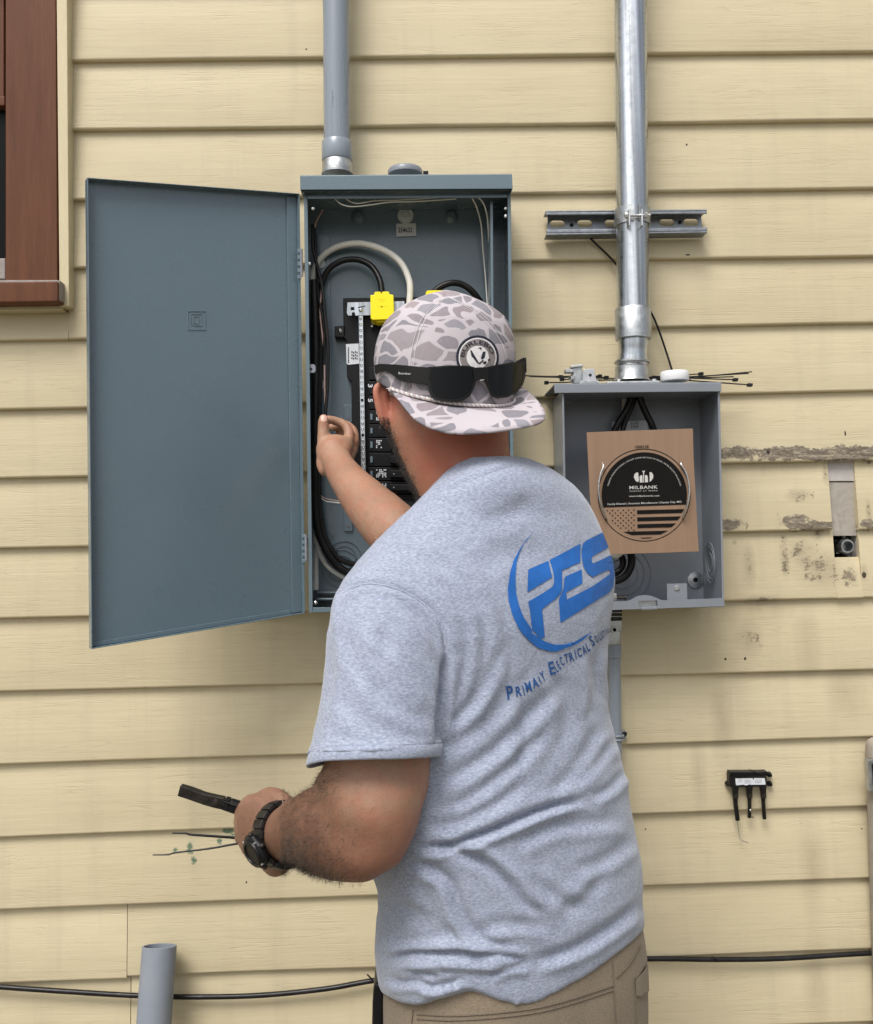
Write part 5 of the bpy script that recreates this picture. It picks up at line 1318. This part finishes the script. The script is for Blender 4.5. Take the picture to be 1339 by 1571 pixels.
# ear
EC = P(592, 618, -.525)
ear = MB(); eo = (HL*.55-HF*.83).normalized()      # leans back
en = HL
pts = []
for i in range(13):
    a = math.radians(-40+i*(250/12)); 
    pts.append((a, i))
prof_ear = [(583, 589), (578, 594), (576.5, 602), (579, 614), (582, 626), (585, 638), (589, 648), (594, 655), (600, 654), (607, 648)]
earp = [P(x, y, -.535+(x-576)*.0006) for x, y in prof_ear]
body.tube(cr(earp, 3), lambda t: .0045+.0012*math.sin(t*3.1), 10)
lob = [P(x, y, -.525) for x, y in ((590, 596), (588, 612), (591, 630), (597, 645))]
body.tube(lob, lambda t: .0080, 10)
# chest and upper arms inside the shirt
def inner(py, k): 
    r = np.array(fit_ring(py, TXL, TXR, YCf(py)+.004, .2, .2*BA(py), 55, 2.3)); c_ = r.mean(axis=0); r = c_+(r-c_)*k; r[:, 2] = c_[2]; return [tuple(p) for p in r]
body.loft([inner(py, k) for py, k in ((770, .62), (820, .78), (880, .84), (1000, .86), (1200, .86), (1350, .84), (1470, .8))])
# left (near) arm
def ring_at(c_, d_, w1, w2, up=Vector((0, 0, 1)), n=24, ex=2.0):
    d_ = d_.normalized(); a = (up-d_*up.dot(d_)).normalized(); b = d_.cross(a); out = []
    for i in range(n):
        t = 2*math.pi*i/n; x, y = math.cos(t), math.sin(t)
        x = math.copysign(abs(x)**(2/ex), x); y = math.copysign(abs(y)**(2/ex), y)
        out.append(c_+a*w1*x+b*w2*y)
    return out
def limb(mb, nodes, up=Vector((0, 0, 1)), n=24, sub=5):
    """nodes: (centre, half-size along up, half-size across)"""
    cs = [Vector(a[0]) for a in nodes]; P_ = cr(cs, sub); q1 = cr([Vector((a[1], a[2], 0)) for a in nodes], sub); rings = []
    for i, p in enumerate(P_):
        d_ = P_[min(i+1, len(P_)-1)]-P_[max(i-1, 0)]
        rings.append(ring_at(p, d_, q1[i].x, q1[i].y, up, n))
    d0 = (P_[1]-P_[0]).normalized(); d1 = (P_[-1]-P_[-2]).normalized()
    c0 = [p for p in ring_at(P_[0]-d0*q1[0].x*.45, d0, q1[0].x*.62, q1[0].y*.62, up, n)]; c1 = [p for p in ring_at(P_[-1]+d1*q1[-1].x*.45, d1, q1[-1].x*.62, q1[-1].y*.62, up, n)]
    mb.loft([c0]+rings+[c1])
limb(body, [(P(645, 915, -.64), .036, .036), (P(590, 990, -.685), .046, .048), (P(582, 1080, -.700), .050, .056), (P(580, 1150, -.710), .051, .0585), (P(577, 1190, -.716), .053, .0585), (P(575, 1228, -.725), .054, .0555), (P(580, 1258, -.728), .048, .0490), (P(586, 1284, -.730), .040, .0400), (P(590, 1302, -.730), .030, .030)], up=Vector((0, 1, 0)))
limb(body, [(P(603, 1300, -.732), .0270, .030), (P(586, 1294, -.730), .0400, .040), (P(562, 1287, -.724), .0465, .045), (P(535, 1279, -.710), .0510, .047), (P(505, 1273, -.690), .0525, .045), (P(480, 1274, -.668), .0460, .038), (P(456, 1276, -.645), .0370, .032), (P(440, 1279, -.625), .0320, .028), (P(428, 1280, -.608), .0320, .026)])
body.ell(P(506, 1207, -.706), [(.020, 0, 0), (0, .022, 0), (0, 0, .022)], 16, 10)
# left hand, a fist seen from the back
hand_d = (P(385, 1270, -.56)-P(430, 1280, -.61)).normalized()
limb(body, [(P(436, 1280, -.615), .030, .024), (P(420, 1278, -.600), .038, .021), (P(404, 1274, -.585), .0435, .020), (P(390, 1270, -.572), .042, .0185), (P(380, 1268, -.562), .038, .0165)], n=24, sub=4)
def finger(mb, pts, r0, r1, n=12):
    mb.tube(cr([Vector(p) for p in pts], 4), lambda t: r0+(r1-r0)*t, n)
    for p, r in ((pts[0], r0), (pts[-1], r1)): mb.ell(p, [(r, 0, 0), (0, r, 0), (0, 0, r)], 12, 8)
# fingers: index on top ... little at the bottom; knuckles at the left edge, curling away behind
for (x, y, r_, kx) in ((392, 1238, .0100, 0), (379, 1259, .0105, 0), (374, 1283, .0100, 0), (384, 1306, .0088, 4)):
    finger(body, [P(x+12, y+1, -.585), P(x, y, -.560), P(x-3+kx, y+2, -.535), P(x+8, y+4, -.515), P(x+24, y+5, -.525), P(x+30, y+5, -.545)], r_, r_*.82)
finger(body, [P(432, 1302, -.607), P(412, 1312, -.592), P(395, 1312, -.575)], .0150, .010)
finger(body, [P(436, 1318, -.612), P(424, 1330, -.600), P(410, 1322, -.585)], .0130, .011)       # heel of the hand
finger(body, [P(438, 1238, -.605), P(425, 1224, -.590), P(408, 1222, -.565), P(395, 1232, -.545)], .0130, .0095)   # thumb along the top
# right arm: forearm up to the panel, hand pinching the wire
limb(body, [(P(880, 840, -.455), .05, .05), (P(800, 852, -.41), .05, .05), (P(720, 862, -.39), .046, .046), (P(665, 850, -.40), .044, .043)])
limb(body, [(P(668, 856, -.405), .034, .036), (P(640, 838, -.395), .042, .041), (P(604, 812, -.365), .0425, .0405), (P(572, 780, -.325), .0385, .037), (P(543, 748, -.275), .0315, .031), (P(524, 722, -.232), .0265, .0265), (P(514, 704, -.205), .0255, .0255), (P(510, 690, -.190), .0270, .026)], up=Vector((1, 0, 0)))
limb(body, [(P(513, 704, -.205), .0265, .024), (P(512, 690, -.190), .0300, .022), (P(516, 682, -.172), .0300, .019)], up=Vector((1, 0, 0)), n=20, sub=4)
finger(body, [P(500, 695, -.195), P(496, 678, -.185), P(496, 660, -.182), P(495.5, 648, -.182), P(496, 643, -.180)], .0112, .0086)      # thumb
finger(body, [P(532, 682, -.165), P(535.5, 666, -.158), P(529, 652.5, -.152), P(516, 646.5, -.152), P(504, 643, -.158)], .0100, .0072)    # index
finger(body, [P(541, 678, -.150), P(541, 664, -.130), P(532, 654, -.112), P(520, 652, -.108), P(510, 655, -.115)], .0108, .0085)
finger(body, [P(540, 690, -.150), P(543, 676, -.125), P(534, 666, -.100), P(522, 664, -.098)], .0102, .0085)
finger(body, [P(536, 700, -.155), P(540, 690, -.128), P(532, 680, -.108), P(522, 678, -.108)], .0092, .0078)
finger(body, [P(498, 722, -.215), P(495, 712, -.205), P(497, 700, -.195)], .0100, .0125)      # wrist bone side
V, F = remesh(body, .0026, 5, .5)
NV = vnormals(V, F)
BX, BY = projn(V)
def relax(V, F, w, it):
    Q = np.array(F); E_ = np.concatenate([Q[:, [0, 1]], Q[:, [1, 2]], Q[:, [2, 3]], Q[:, [3, 0]]]); E_ = E_[(w[E_] > 0).any(axis=1)]
    cnt = np.zeros(len(V)); np.add.at(cnt, E_[:, 0], 1); np.add.at(cnt, E_[:, 1], 1); cnt = np.maximum(cnt, 1)
    for _ in range(it):
        acc = np.stack([np.bincount(E_[:, 0], V[E_[:, 1], k], len(V))+np.bincount(E_[:, 1], V[E_[:, 0], k], len(V)) for k in range(3)], 1)
        V = V+(acc/cnt[:, None]-V)*(w*.6)[:, None]
    return V
wx, wy = projn(V)
w_el = np.clip(1-np.hypot((wx-555)/115, (wy-1245)/125), 0, .35)/.35*(V[:, 1] < -.6)
V = relax(V, F, w_el, 60); NV = vnormals(V, F); BX, BY = projn(V)
nz = np.array([noise.noise(Vector(v*30))*.7+noise.noise(Vector(v*75))*.3 for v in V.astype(float)])
V = V+NV*(nz*.001)[:, None]
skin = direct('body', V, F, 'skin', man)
BV, BF = V, F
skin_cast = caster(V, F, .0003)
# thumb nail
bm = flat_mesh([[[(491.5, 637.5), (495, 635.5), (499.5, 636.5), (501.5, 640), (501.5, 645.5), (497, 647.5), (492.5, 646.5)]]], 1.2)
MS['nail'] = mat('finger_nail', (.60, .36, .29), .3, var=.04)
sheet(bm, caster(V, F, .0005)).build('thumb_nail', 'nail', skin, smooth=True)
for s_ in (1, -1):
    ec = HC-UP*.012+HF*.0965+HL*.031*s_
    ey = MB().ell(ec, [HL*.0125, HF*.0115, UP*.0095], 16, 10).build('eye', 'patchwhite', skin, smooth=True)
    MB().ell(ec+HF*.0098, [HL*.0052, HF*.0022, UP*.0052], 12, 8).build('iris', 'frame', ey, smooth=True)
    MB().tube([ec+UP*.016+HF*.012-HL*.016*s_, ec+UP*.020+HF*.013, ec+UP*.016+HF*.008+HL*.017*s_], .0032, 8).build('eyebrow', 'hair', skin, smooth=True)
# hair: short blades planted on the skin
def plant(name, pick, count, length, rad, lean, seed, par):
    rr = np.random.RandomState(seed); w_ = np.array([pick(x, y, v, n_) for x, y, v, n_ in zip(BX, BY, V, NV)]); idx = np.nonzero(w_ > 0)[0]
    if len(idx) == 0: return
    p = w_[idx]/w_[idx].sum(); ch = rr.choice(idx, count, p=p); mb = MB()
    for i in ch:
        n_ = Vector(NV[i]); t_ = Vector(rr.normal(size=3)); t_ = (t_-n_*t_.dot(n_)).normalized()
        L_ = length*rr.uniform(.5, 1.2); base = Vector(V[i]+rr.normal(size=3)*.0012)-n_*.0006
        l_ = Vector(lean); l_ = l_-n_*l_.dot(n_)*.5
        d1 = (n_*.55+l_*.9+t_*.45).normalized(); d2 = (d1+l_*.9-n_*.25+t_*.3).normalized()
        s_ = d1.cross(n_+t_*.3).normalized()*rad; m1 = base+d1*L_*.5; e = m1+d2*L_*.5
        mb.add([base-s_, base+s_, m1+s_*.7, m1-s_*.7, e], [(0, 1, 2, 3), (3, 2, 4)])
    o = mb.build(name, 'hair', par); o['kind'] = 'stuff'; return o
def pick_arm(x, y, v, n_):
    if v[1] > -.59 or not (432 < x < 640) or not (1165 < y < 1356): return 0
    w_ = np.clip((585-x)/130, .004, 1)**1.8
    w_ *= .35+1.0*np.clip((y-1240)/90, 0, 1)+.7*np.clip((1235-y)/30, 0, 1)*(x < 520)
    return w_
plant('arm_hair', pick_arm, 6500, .0085, .00012, (-.35, .1, -.5), 3, skin)
def pick_beard(x, y, v, n_):
    if v[1] < -.62 or v[1] > -.455 or not (584 < x < 690) or not (640 < y < 790): return 0
    e_ = NXL(y)-1
    return 1.0 if x < e_+7 else (.12 if x < e_+13 else 0)
plant('beard', pick_beard, 8000, .0060, .00022, (-.25, .45, -.5), 5, skin)
def pick_hand(x, y, v, n_): return 1.0 if (v[1] > -.60 and 366 < x < 420 and 1225 < y < 1320 and v[1] < -.5) else 0
plant('hand_hair', pick_hand, 350, .007, .00009, (-.4, .1, -.4), 6, skin)
def pick_arm2(x, y, v, n_): return 1.0 if (-.42 < v[1] < -.2 and 500 < x < 640 and 705 < y < 840) else 0
plant('arm_hair', pick_arm2, 1600, .0055, .00006, (-.2, .2, -.5), 7, skin)

# ------------------------------------------------------------------ trousers, belt line, boots
KXL = tabf([(1420, 592), (1500, 588), (1571, 586), (1700, 590), (1900, 600)])
KXR = tabf([(1380, 982), (1420, 985), (1450, 991), (1571, 994), (1700, 1000), (1900, 1010)])
tr = MB()
rg = [fit_ring(py, KXL, KXR, -.56, .19, .19*.74, 55, 2.4) for py in (1405, 1430, 1450, 1480, 1520, 1571, 1620, 1680)]
rg[0] = shrink(rg[0], .9, 0, np.mean(rg[0], axis=0))
tr.loft(rg)
hip = np.mean(rg[-1], axis=0); e1 = Vector((math.cos(math.radians(35)), math.sin(math.radians(35)), 0)); e2 = Vector((e1.y, -e1.x, 0))
FZ = {}
for s_, kn in ((-1, 0), (1, 1)):
    top_ = Vector(hip)+e1*s_*.086+Vector((0, 0, .06)); foot = Vector((hip[0], hip[1], .09))+e1*s_*.11+e2*(.03 if s_ > 0 else -.02)
    knee = top_.lerp(foot, .5)-e2*.025
    limb(tr, [(top_, .104, .102), (top_.lerp(knee, .18), .100, .098), (top_.lerp(knee, .5), .084, .086), (knee, .064, .066), (knee.lerp(foot, .5), .061, .063), (foot, .068, .068)], up=e2, n=28, sub=6); FZ[s_] = foot
V2, F2 = remesh(tr, .006, 6)
N2 = vnormals(V2, F2)
nz = np.array([noise.noise(Vector(v*8))*2.6+noise.noise(Vector(v*24))*1.0 for v in V2.astype(float)]); V2 = V2+N2*(nz*.001)[:, None]
tro = direct('trousers', V2, F2, 'khaki', man)
tc = caster(V2, F2, .0008)
for pl in ([(640, 1556), (700, 1558), (780, 1552), (850, 1540), (940, 1512)], [(640, 1563), (700, 1565), (780, 1559), (850, 1547), (940, 1519)], [(939, 1474), (941, 1520), (944, 1571)],
           [(634, 1550), (632, 1571)], [(945, 1500), (965, 1478), (982, 1450)], [(972, 1500), (974, 1530), (975, 1571)], [(972, 1501), (978, 1496), (990, 1478)]):
    seam('seam', pl, .0008, 'khakistitch', tro, tc)
bm = flat_mesh([[[(972, 1502), (984, 1490), (991, 1478), (993, 1520), (980, 1528), (973, 1526)]]], 5)
mb = sheet(bm, caster(V2, F2, .0025)); mb.build('pocket_flap', 'khaki', tro, smooth=True)
for s_ in (-1, 1):
    f_ = FZ[s_]; fw = Vector((-e2.x, -e2.y, 0)); mb = MB()
    ctr = [f_-fw*.06, f_-fw*.02, f_+fw*.06, f_+fw*.13, f_+fw*.18, f_+fw*.205]
    hs_ = [.075, .085, .072, .055, .042, .02]; ws = [.030, .038, .042, .046, .042, .025]
    rings = []
    for c_, h_, w_ in zip(ctr, hs_, ws):
        rings.append([Vector((c_.x, c_.y, 0))+Vector((-fw.y, fw.x, 0))*w_*math.cos(t)+UP*(h_*.5+.5*h_*math.copysign(abs(math.sin(t))**.8, math.sin(t))) for t in [2*math.pi*i/20 for i in range(20)]])
    mb.loft(rings).build('boot', 'boot', man, smooth=True)
ph = MB().px([(573, 1512), (584, 1506), (590, 1520), (588, 1600), (570, 1600), (571, 1540)], -.60, -.55).build('belt_pouch', 'blackpl', tro, bevel=.004)

# ------------------------------------------------------------------ cap
CXL = tabf([(446, 684), (449, 670), (455, 650), (470, 616), (490, 593), (510, 581), (530, 575), (560, 573), (580, 576), (600, 582), (640, 590)])
CXR = tabf([(446, 686), (449, 702), (455, 722), (470, 754), (485, 773), (500, 783), (520, 789), (545, 791), (575, 790), (600, 788), (640, 784)])
BD = -HF   # towards the peak
crown = []
for py in (449.5, 452, 457, 464, 473, 484, 497, 512, 530, 548, 566, 584, 600):
    k = interp([(449, .02), (500, .12), (560, .30), (600, .42)], py)
    crown.append(fit_ring(py, CXL, CXR, -.505, .106, .094, 62, 2.12, 56, tilt=(-k*BD.x, -k*BD.y)))
low = crown[-1]
mb = MB(); mb.loft([shrink(crown[0], .35, .002, np.mean(crown[0], axis=0))]+crown+[shrink(low, .95, .004, np.mean(low, axis=0))])
Vc, Fc = remesh(mb, .0024, 4)
Nc = vnormals(Vc, Fc)
nz = np.array([noise.noise(Vector(v*18))*.9 for v in Vc.astype(float)])
Xc, Yc = projn(Vc)
for pl in ([(684, 452), (650, 490), (634, 540), (630, 600)], [(684, 452), (735, 480), (775, 530), (785, 560)]):
    d, t = dist_pl(Xc, Yc, smooth_pl(pl, 4)); nz += -1.0*np.exp(-(d/2.2)**2)+.5*np.exp(-((np.abs(d)-5)/2.5)**2)
Vc = Vc+Nc*(nz*.001)[:, None]
cap = direct('cap', Vc, Fc, 'camo', man)
cap['label'] = 'grey and white camouflage cap worn backwards'
cc = caster(Vc, Fc, .0006)
for dx in (-3.0, 3.0):
    seam('stitching', [(684+dx*.3, 456), (650+dx, 490), (634+dx, 540), (631+dx, 592)], .00035, 'patchwhite', cap, cc)
    seam('stitching', [(688+dx*.3, 456), (735+dx, 482), (768+dx, 520), (780+dx, 552)], .00035, 'patchwhite', cap, cc)
tp = cc(685, 453)
MB().ell(P(685, 452, -.51), [(.0078, 0, 0), (0, .0078, 0), (0, 0, .0052)], 16, 10).build('button', 'camo', cap, smooth=True)
# peak
lowv = [Vector(p) for p in low]; lc_ = sum(lowv, Vector())/len(lowv)
ang_of = sorted([(math.atan2((p-lc_).cross(BD).z*-1, (p-lc_).dot(BD)), p) for p in lowv], key=lambda q: q[0])
def low_at(a):
    A_ = [q[0] for q in ang_of]; X_ = [[q[1][i] for q in ang_of] for i in range(3)]
    return Vector([float(np.interp(a, A_, x)) for x in X_])
outer_px = [(604, 604), (611, 614), (623, 629), (638, 645), (661, 657), (694, 665), (739, 664.5), (784, 659), (812, 654), (828, 649), (836, 641), (834, 629), (826, 617), (816, 606), (800, 594)]
no = len(outer_px)
# which way round does the angle run on screen
a_test = proj(low_at(.5))[0] > proj(low_at(-.5))[0]
angs = np.linspace(-1.45, 1.45, no)*(1 if a_test else -1)
top_r, mid_r = [], []
grid = []
for i in range(no):
    t = i/(no-1); ia = low_at(angs[i])
    push = math.sin(math.pi*min(1, max(0, t)))**.6
    yy = ia.y+(BD.y*.060*push if i else 0)
    o_ = P(*outer_px[i], yy)
    row = []
    for j in range(9):
        s_ = j/8; p = ia.lerp(o_, s_); p.z += math.sin(math.pi*s_)*.004*push; row.append(p)
    row[0] = ia+(lc_-ia)*.06
    grid.append(row)
fine = []
for i in range(no-1):
    q0, q1, q2, q3 = grid[max(i-1, 0)], grid[i], grid[i+1], grid[min(i+2, no-1)]
    for k in range(4):
        t = k/4
        fine.append([.5*((2*b)+(c_-a)*t+(2*a-5*b+4*c_-d)*t*t+(-a+3*b-3*c_+d)*t**3) for a, b, c_, d in zip(q0, q1, q2, q3)])
fine.append(grid[-1])
mb = MB(); vs = [p for r in fine for p in r]; n_ = 9; fsx = []
for i in range(len(fine)-1):
    for j in range(8): fsx.append((i*n_+j, (i+1)*n_+j, (i+1)*n_+j+1, i*n_+j+1))
mb.add(vs, fsx)
br = mb.build('brim', 'camo', cap, smooth=True, autos=False)
so = br.modifiers.new('s', 'SOLIDIFY'); so.thickness = .0026; so.offset = 0
# braided cord along the base
base_arc = [low_at(a) for a in np.linspace(-1.35, 1.15, 60)*(1 if a_test else -1)]
base_arc = [p+(p-lc_).normalized()*.0030+Vector((0, 0, .0045)) for p in base_arc]
for ph_ in (0, math.pi):
    pts = []; bb = cr(base_arc, 4)
    for i, p in enumerate(bb):
        d_ = (bb[min(i+1, len(bb)-1)]-bb[max(i-1, 0)]).normalized(); a_ = d_.cross(UP).normalized(); b_ = d_.cross(a_)
        t = i*.9+ph_; pts.append(p+(a_*math.cos(t)+b_*math.sin(t))*.0013)
    MB().tube(pts, .0014, 6).build('cord', 'rope' if ph_ else 'patchwhite', cap, smooth=True)
# round patch
def cdecal(name, bm, m_, off, edge=4):
    refine(bm, edge); mb = sheet(bm, caster(Vc, Fc, off)); return mb.build(name, m_, pt if name != 'patch' else cap, smooth=True, autos=False)
pt = None
qx, qy = 731.5, 548.5
def pc(R_, n=40): return circ(qx, qy, R_*.97, R_, n)
pt = cdecal('patch', flat_mesh([[pc(33.5)]]), 'patchnavy', .0014)
cdecal('patch_ring', flat_mesh([[pc(29.5), pc(27.8)[::-1]]]), 'patchwhite', .0018)
cdecal('patch_band', flat_mesh([[pc(27.8), pc(18)[::-1]]]), 'patchgrey', .0018)
cdecal('patch_centre', flat_mesh([[pc(17.5)]]), 'patchwhite', .0020)
cdecal('patch_lettering', merge([text_px('BURLEBO', 0, 0, 5.6, 58, arc=(qx, qy, 20.2, -6), bold=.01)]), 'patchnavy', .0024, 3)
def ZZ(l): return [(560+x*.224, 430+y*.224) for x, y in l]
cdecal('patch_figure', flat_mesh([[ZZ([(715, 480), (724, 484), (775, 570), (765, 572), (740, 540), (722, 520)])], [ZZ([(790, 520), (800, 492), (818, 490), (812, 530), (795, 545), (786, 538)])],
      [ZZ([(800, 560), (825, 555), (822, 574), (803, 576)])], [ZZ([(764, 465), (790, 462), (788, 482), (780, 470)])], [ZZ([(832, 544), (850, 540), (848, 550), (834, 554)])], [ZZ([(770, 572), (800, 545), (806, 552), (776, 578)])]]), 'patchnavy', .0024, 3)

# ------------------------------------------------------------------ sunglasses resting on the cap
gl = thing('sunglasses', P(720, 600, -.62), 'black wraparound sunglasses resting across the back of the camouflage cap', 'sunglasses')
yn = min(p.y for p in lowv)-.012
cc0 = caster(Vc, Fc, 0.0); gx, gy_ = [], []
for px in range(578, 790, 6):
    q = [cc0(px, py) for py in (566, 574, 582, 590)]; q = [v.y for v in q if v is not None]
    if q: gx.append(px); gy_.append(min(q))
cf = np.polyfit(gx[2:-2], gy_[2:-2], 4); gv = np.minimum(np.polyval(cf, gx), gy_)-.0075
xr0, yr0 = 765, float(np.interp(765, gx, gv)); slope = (yr0-float(np.interp(735, gx, gv)))/30
def gy(px):
    return yr0+slope*(px-xr0)+.00001*(px-xr0)**2 if px > xr0 else (float(np.interp(px, gx, gv)) if px > 584 else float(gv[1])+.0009*(584-px))
def gfn(off=0.0):
    def fn(px, py): return P(px, py, gy(px)-off)
    return fn
def gpart(name, loops, m_, th, off=0, par=None, edge=6, bevel=0):
    bm = flat_mesh([loops]); refine(bm, edge); mb = sheet(bm, gfn(off), th); return mb.build(name, m_, par or gl, smooth=True)
l1 = ZZ([(440, 598), (520, 592), (600, 588), (700, 590), (742, 600), (756, 625), (755, 680), (742, 730), (715, 785), (670, 815), (600, 826), (520, 820), (468, 800), (445, 760), (436, 700), (432, 640)])
l2 = ZZ([(838, 598), (900, 584), (1000, 568), (1080, 560), (1092, 580), (1092, 660), (1075, 715), (1035, 765), (975, 794), (900, 800), (868, 785), (848, 740), (834, 680), (832, 630)])
def grow(l, k, c_=None):
    cx_ = sum(p[0] for p in l)/len(l); cy_ = sum(p[1] for p in l)/len(l); return [(cx_+(x-cx_)*k, cy_+(y-cy_)*k) for x, y in l]
gpart('frame', [grow(l1, 1.05), grow(l1, .93)[::-1]], 'frame', .0034)
gpart('frame', [grow(l2, 1.05), grow(l2, .93)[::-1]], 'frame', .0034)
gpart('lens', [grow(l1, .95)], 'lens', .0018, -.0006); gpart('lens', [grow(l2, .95)], 'lens', .0018, -.0006)
gpart('bridge', [ZZ([(735, 600), (780, 596), (845, 596), (842, 660), (835, 690), (800, 680), (750, 690)])], 'frame', .004, .0005)
gpart('nose_pad_mark', [ZZ([(785, 682), (815, 678), (816, 684), (786, 688)])], 'sticker', .0003, .0012)
tm = gpart('temple', [ZZ([(62, 582), (100, 572), (200, 576), (330, 588), (445, 598), (440, 712), (400, 708), (330, 700), (262, 692), (222, 672), (170, 632), (140, 618), (100, 624), (78, 642), (66, 632)])], 'frame', .0045)
sheet(text_px('Bomber', 611, 574, 3.4, 19.5, 3.0, bold=.01), gfn(.0006)).build('printed_name', 'sticker', tm)
mb = MB(); a = P(803, 560, gy(803)+.004); b = P(796, 560, gy(803)+.11); mb.loft([[a+Vector((0, 0, .010)), a+Vector((.004, 0, .010)), a+Vector((.004, 0, -.010)), a+Vector((0, 0, -.010))], [b+Vector((0, 0, .008)), b+Vector((.004, 0, .008)), b+Vector((.004, 0, -.006)), b+Vector((0, 0, -.006))]])
mb.build('temple', 'frame', gl, bevel=.001)
gpart('hinge_block', [ZZ([(1040, 548), (1100, 556), (1102, 612), (1060, 600)])], 'frame', .012, -.002)

# ------------------------------------------------------------------ watch
wt = thing('wristwatch', P(420, 1285, -.62), 'chunky black wristwatch with a thick strap on the near wrist', 'watch')
W0 = P(433, 1280, -.613); wd = (P(400, 1274, -.575)-P(470, 1273, -.655)).normalized()
wa = (UP-wd*UP.dot(wd)).normalized(); wb = wd.cross(wa).normalized()
if wb.y > 0: wb = -wb      # wb points to the camera
def wp(t, r, h): # t: angle from up, turning to the camera side
    return W0+(wa*math.cos(t)*r*1.08+wb*math.sin(t)*r*.98)+wd*h
R0 = .0325
for i in range(20):
    t0, t1 = 2*math.pi*i/20, 2*math.pi*(i+.86)/20
    w_ = .0105 if i in (0, 1, 2, 3) else .0115; mb = MB(); rings = []
    for k in range(4):
        t = t0+(t1-t0)*k/3; rings.append([wp(t, R0, -w_), wp(t, R0+.0042, -w_*.92), wp(t, R0+.0048, 0), wp(t, R0+.0042, w_*.92), wp(t, R0, w_)])
    mb.loft(rings).build('strap_link', 'blackrub', wt, bevel=.0006)
mb = MB(); rings = []
for i in range(41):
    t = 2*math.pi*i/40; rings.append([wp(t, R0-.002, -.0085), wp(t, R0+.002, -.0085), wp(t, R0+.002, .0085), wp(t, R0-.002, .0085)])
mb.loft(rings, False).build('strap', 'blackrub', wt, smooth=True)
tcs = math.radians(106); cn = (wa*math.cos(tcs)+wb*math.sin(tcs)).normalized(); cdn = wd; ct_ = cn.cross(cdn).normalized()
CCn = wp(tcs, R0+.004, .002)
def oct_(r, h, n=8, ph=math.pi/8): return [CCn+cn*h+(cdn*math.cos(a)*r+ct_*math.sin(a)*r*1.05) for a in [2*math.pi*i/n+ph for i in range(n)]]
MB().loft([oct_(.0175, -.004), oct_(.0205, .000), oct_(.0205, .004), oct_(.0175, .0075)]).build('case', 'blackpl', wt, bevel=.0012)
mb = MB(); mb.lathe(CCn, cn, [(.0070, .0165), (.0092, .0155), (.0096, .0125), (.0080, .0118)], 32, False).build('bezel', 'blackpl', wt, smooth=True)
MB().lathe(CCn, cn, [(.0078, .0122), (.0081, .0122)], 32).build('crystal', 'frame', wt)
for a in (.6, 2.3, 3.9, 5.4):
    p = CCn+(cdn*math.cos(a)+ct_*math.sin(a))*.0178; MB().lathe(p, cn, [(.004, .0014), (.0074, .0014), (.0074, .0009), (.0068, .0009), (.0068, .0002)], 12).build('case_screw', 'bright', wt, smooth=True)
for a in (.2, 1.9, 3.5, 4.6):
    p = CCn+(cdn*math.cos(a)+ct_*math.sin(a))*.0208+cn*.002; MB().ell(p, [cdn*.003, ct_*.003, cn*.003], 10, 6).build('pusher', 'tool', wt, smooth=True)

# ------------------------------------------------------------------ tool and ties in the near hand
tl = thing('cutting_tool', P(330, 1235, -.55), 'dark worn hand tool with a blunt head held in the near fist', 'hand tool')
def tpx(name, poly, yf, yb, m_='tool', b=.0012): return MB().px(poly, yf, yb).build(name, m_, tl, bevel=b)
tpx('head', [(276, 1205.8), (296, 1212), (313, 1218.5), (330, 1222.5), (344, 1225.5), (340, 1242.5), (325, 1239), (310, 1234.5), (292, 1228), (272, 1221.5)], -.556, -.543, 'tool', .0008)
tpx('jaw', [(292, 1212.5), (306, 1217), (318, 1222), (322, 1230), (312, 1229), (300, 1222)], -.5575, -.5555, 'tool', .0006)
tpx('grip_band', [(345, 1226), (352, 1228), (348, 1245.5), (341, 1243)], -.557, -.542, 'blackpl', .0008)
tpx('grip', [(352, 1227.5), (378, 1236), (400, 1243), (396, 1262), (372, 1253.5), (348, 1246)], -.5565, -.5425, 'blackpl', .0025)
MB().tube(path([(338, 1233, -.55), (352, 1238, -.55), (366, 1243, -.55), (384, 1249, -.55), (410, 1256, -.545)], 4), .0062, 14).build('handle', 'blackpl', tl, smooth=True)
MB().tube([P(342, 1229, -.558), P(370, 1238, -.558)], .0012, 8).build('handle_ridge', 'tool', tl, smooth=True)
MB().lathe(P(331, 1231, -.561), (0, -1, 0), [(0, .0042), (.0015, .0040), (.002, .003), (.002, .0002)], 16).build('pivot', 'tool', tl, smooth=True)
def heldtie(pts, label, r):
    mb = MB(); q = path(pts, 5); mb.loft([[p+Vector((0, 0, r(i/(len(q)-1)))), p+Vector((0, -.0007, 0)), p-Vector((0, 0, r(i/(len(q)-1)))), p+Vector((0, .0007, 0))] for i, p in enumerate(q)])
    return tag(mb.build('cable_tie', 'blackpl'), label, 'cable tie')
heldtie([(264, 1278, -.545), (285, 1278.5, -.545), (293, 1280.5, -.545), (330, 1283, -.545), (364, 1285.5, -.545), (392, 1288, -.55)], 'upper thicker black cable tie pointing left out of the near fist', lambda t: .0011+.0010*t)
heldtie([(234, 1311.5, -.545), (258, 1311, -.545), (270, 1308, -.545), (320, 1302, -.545), (363, 1294.5, -.545), (392, 1291, -.55)], 'lower thinner black cable tie pointing left out of the near fist', lambda t: .0009+.0006*t)
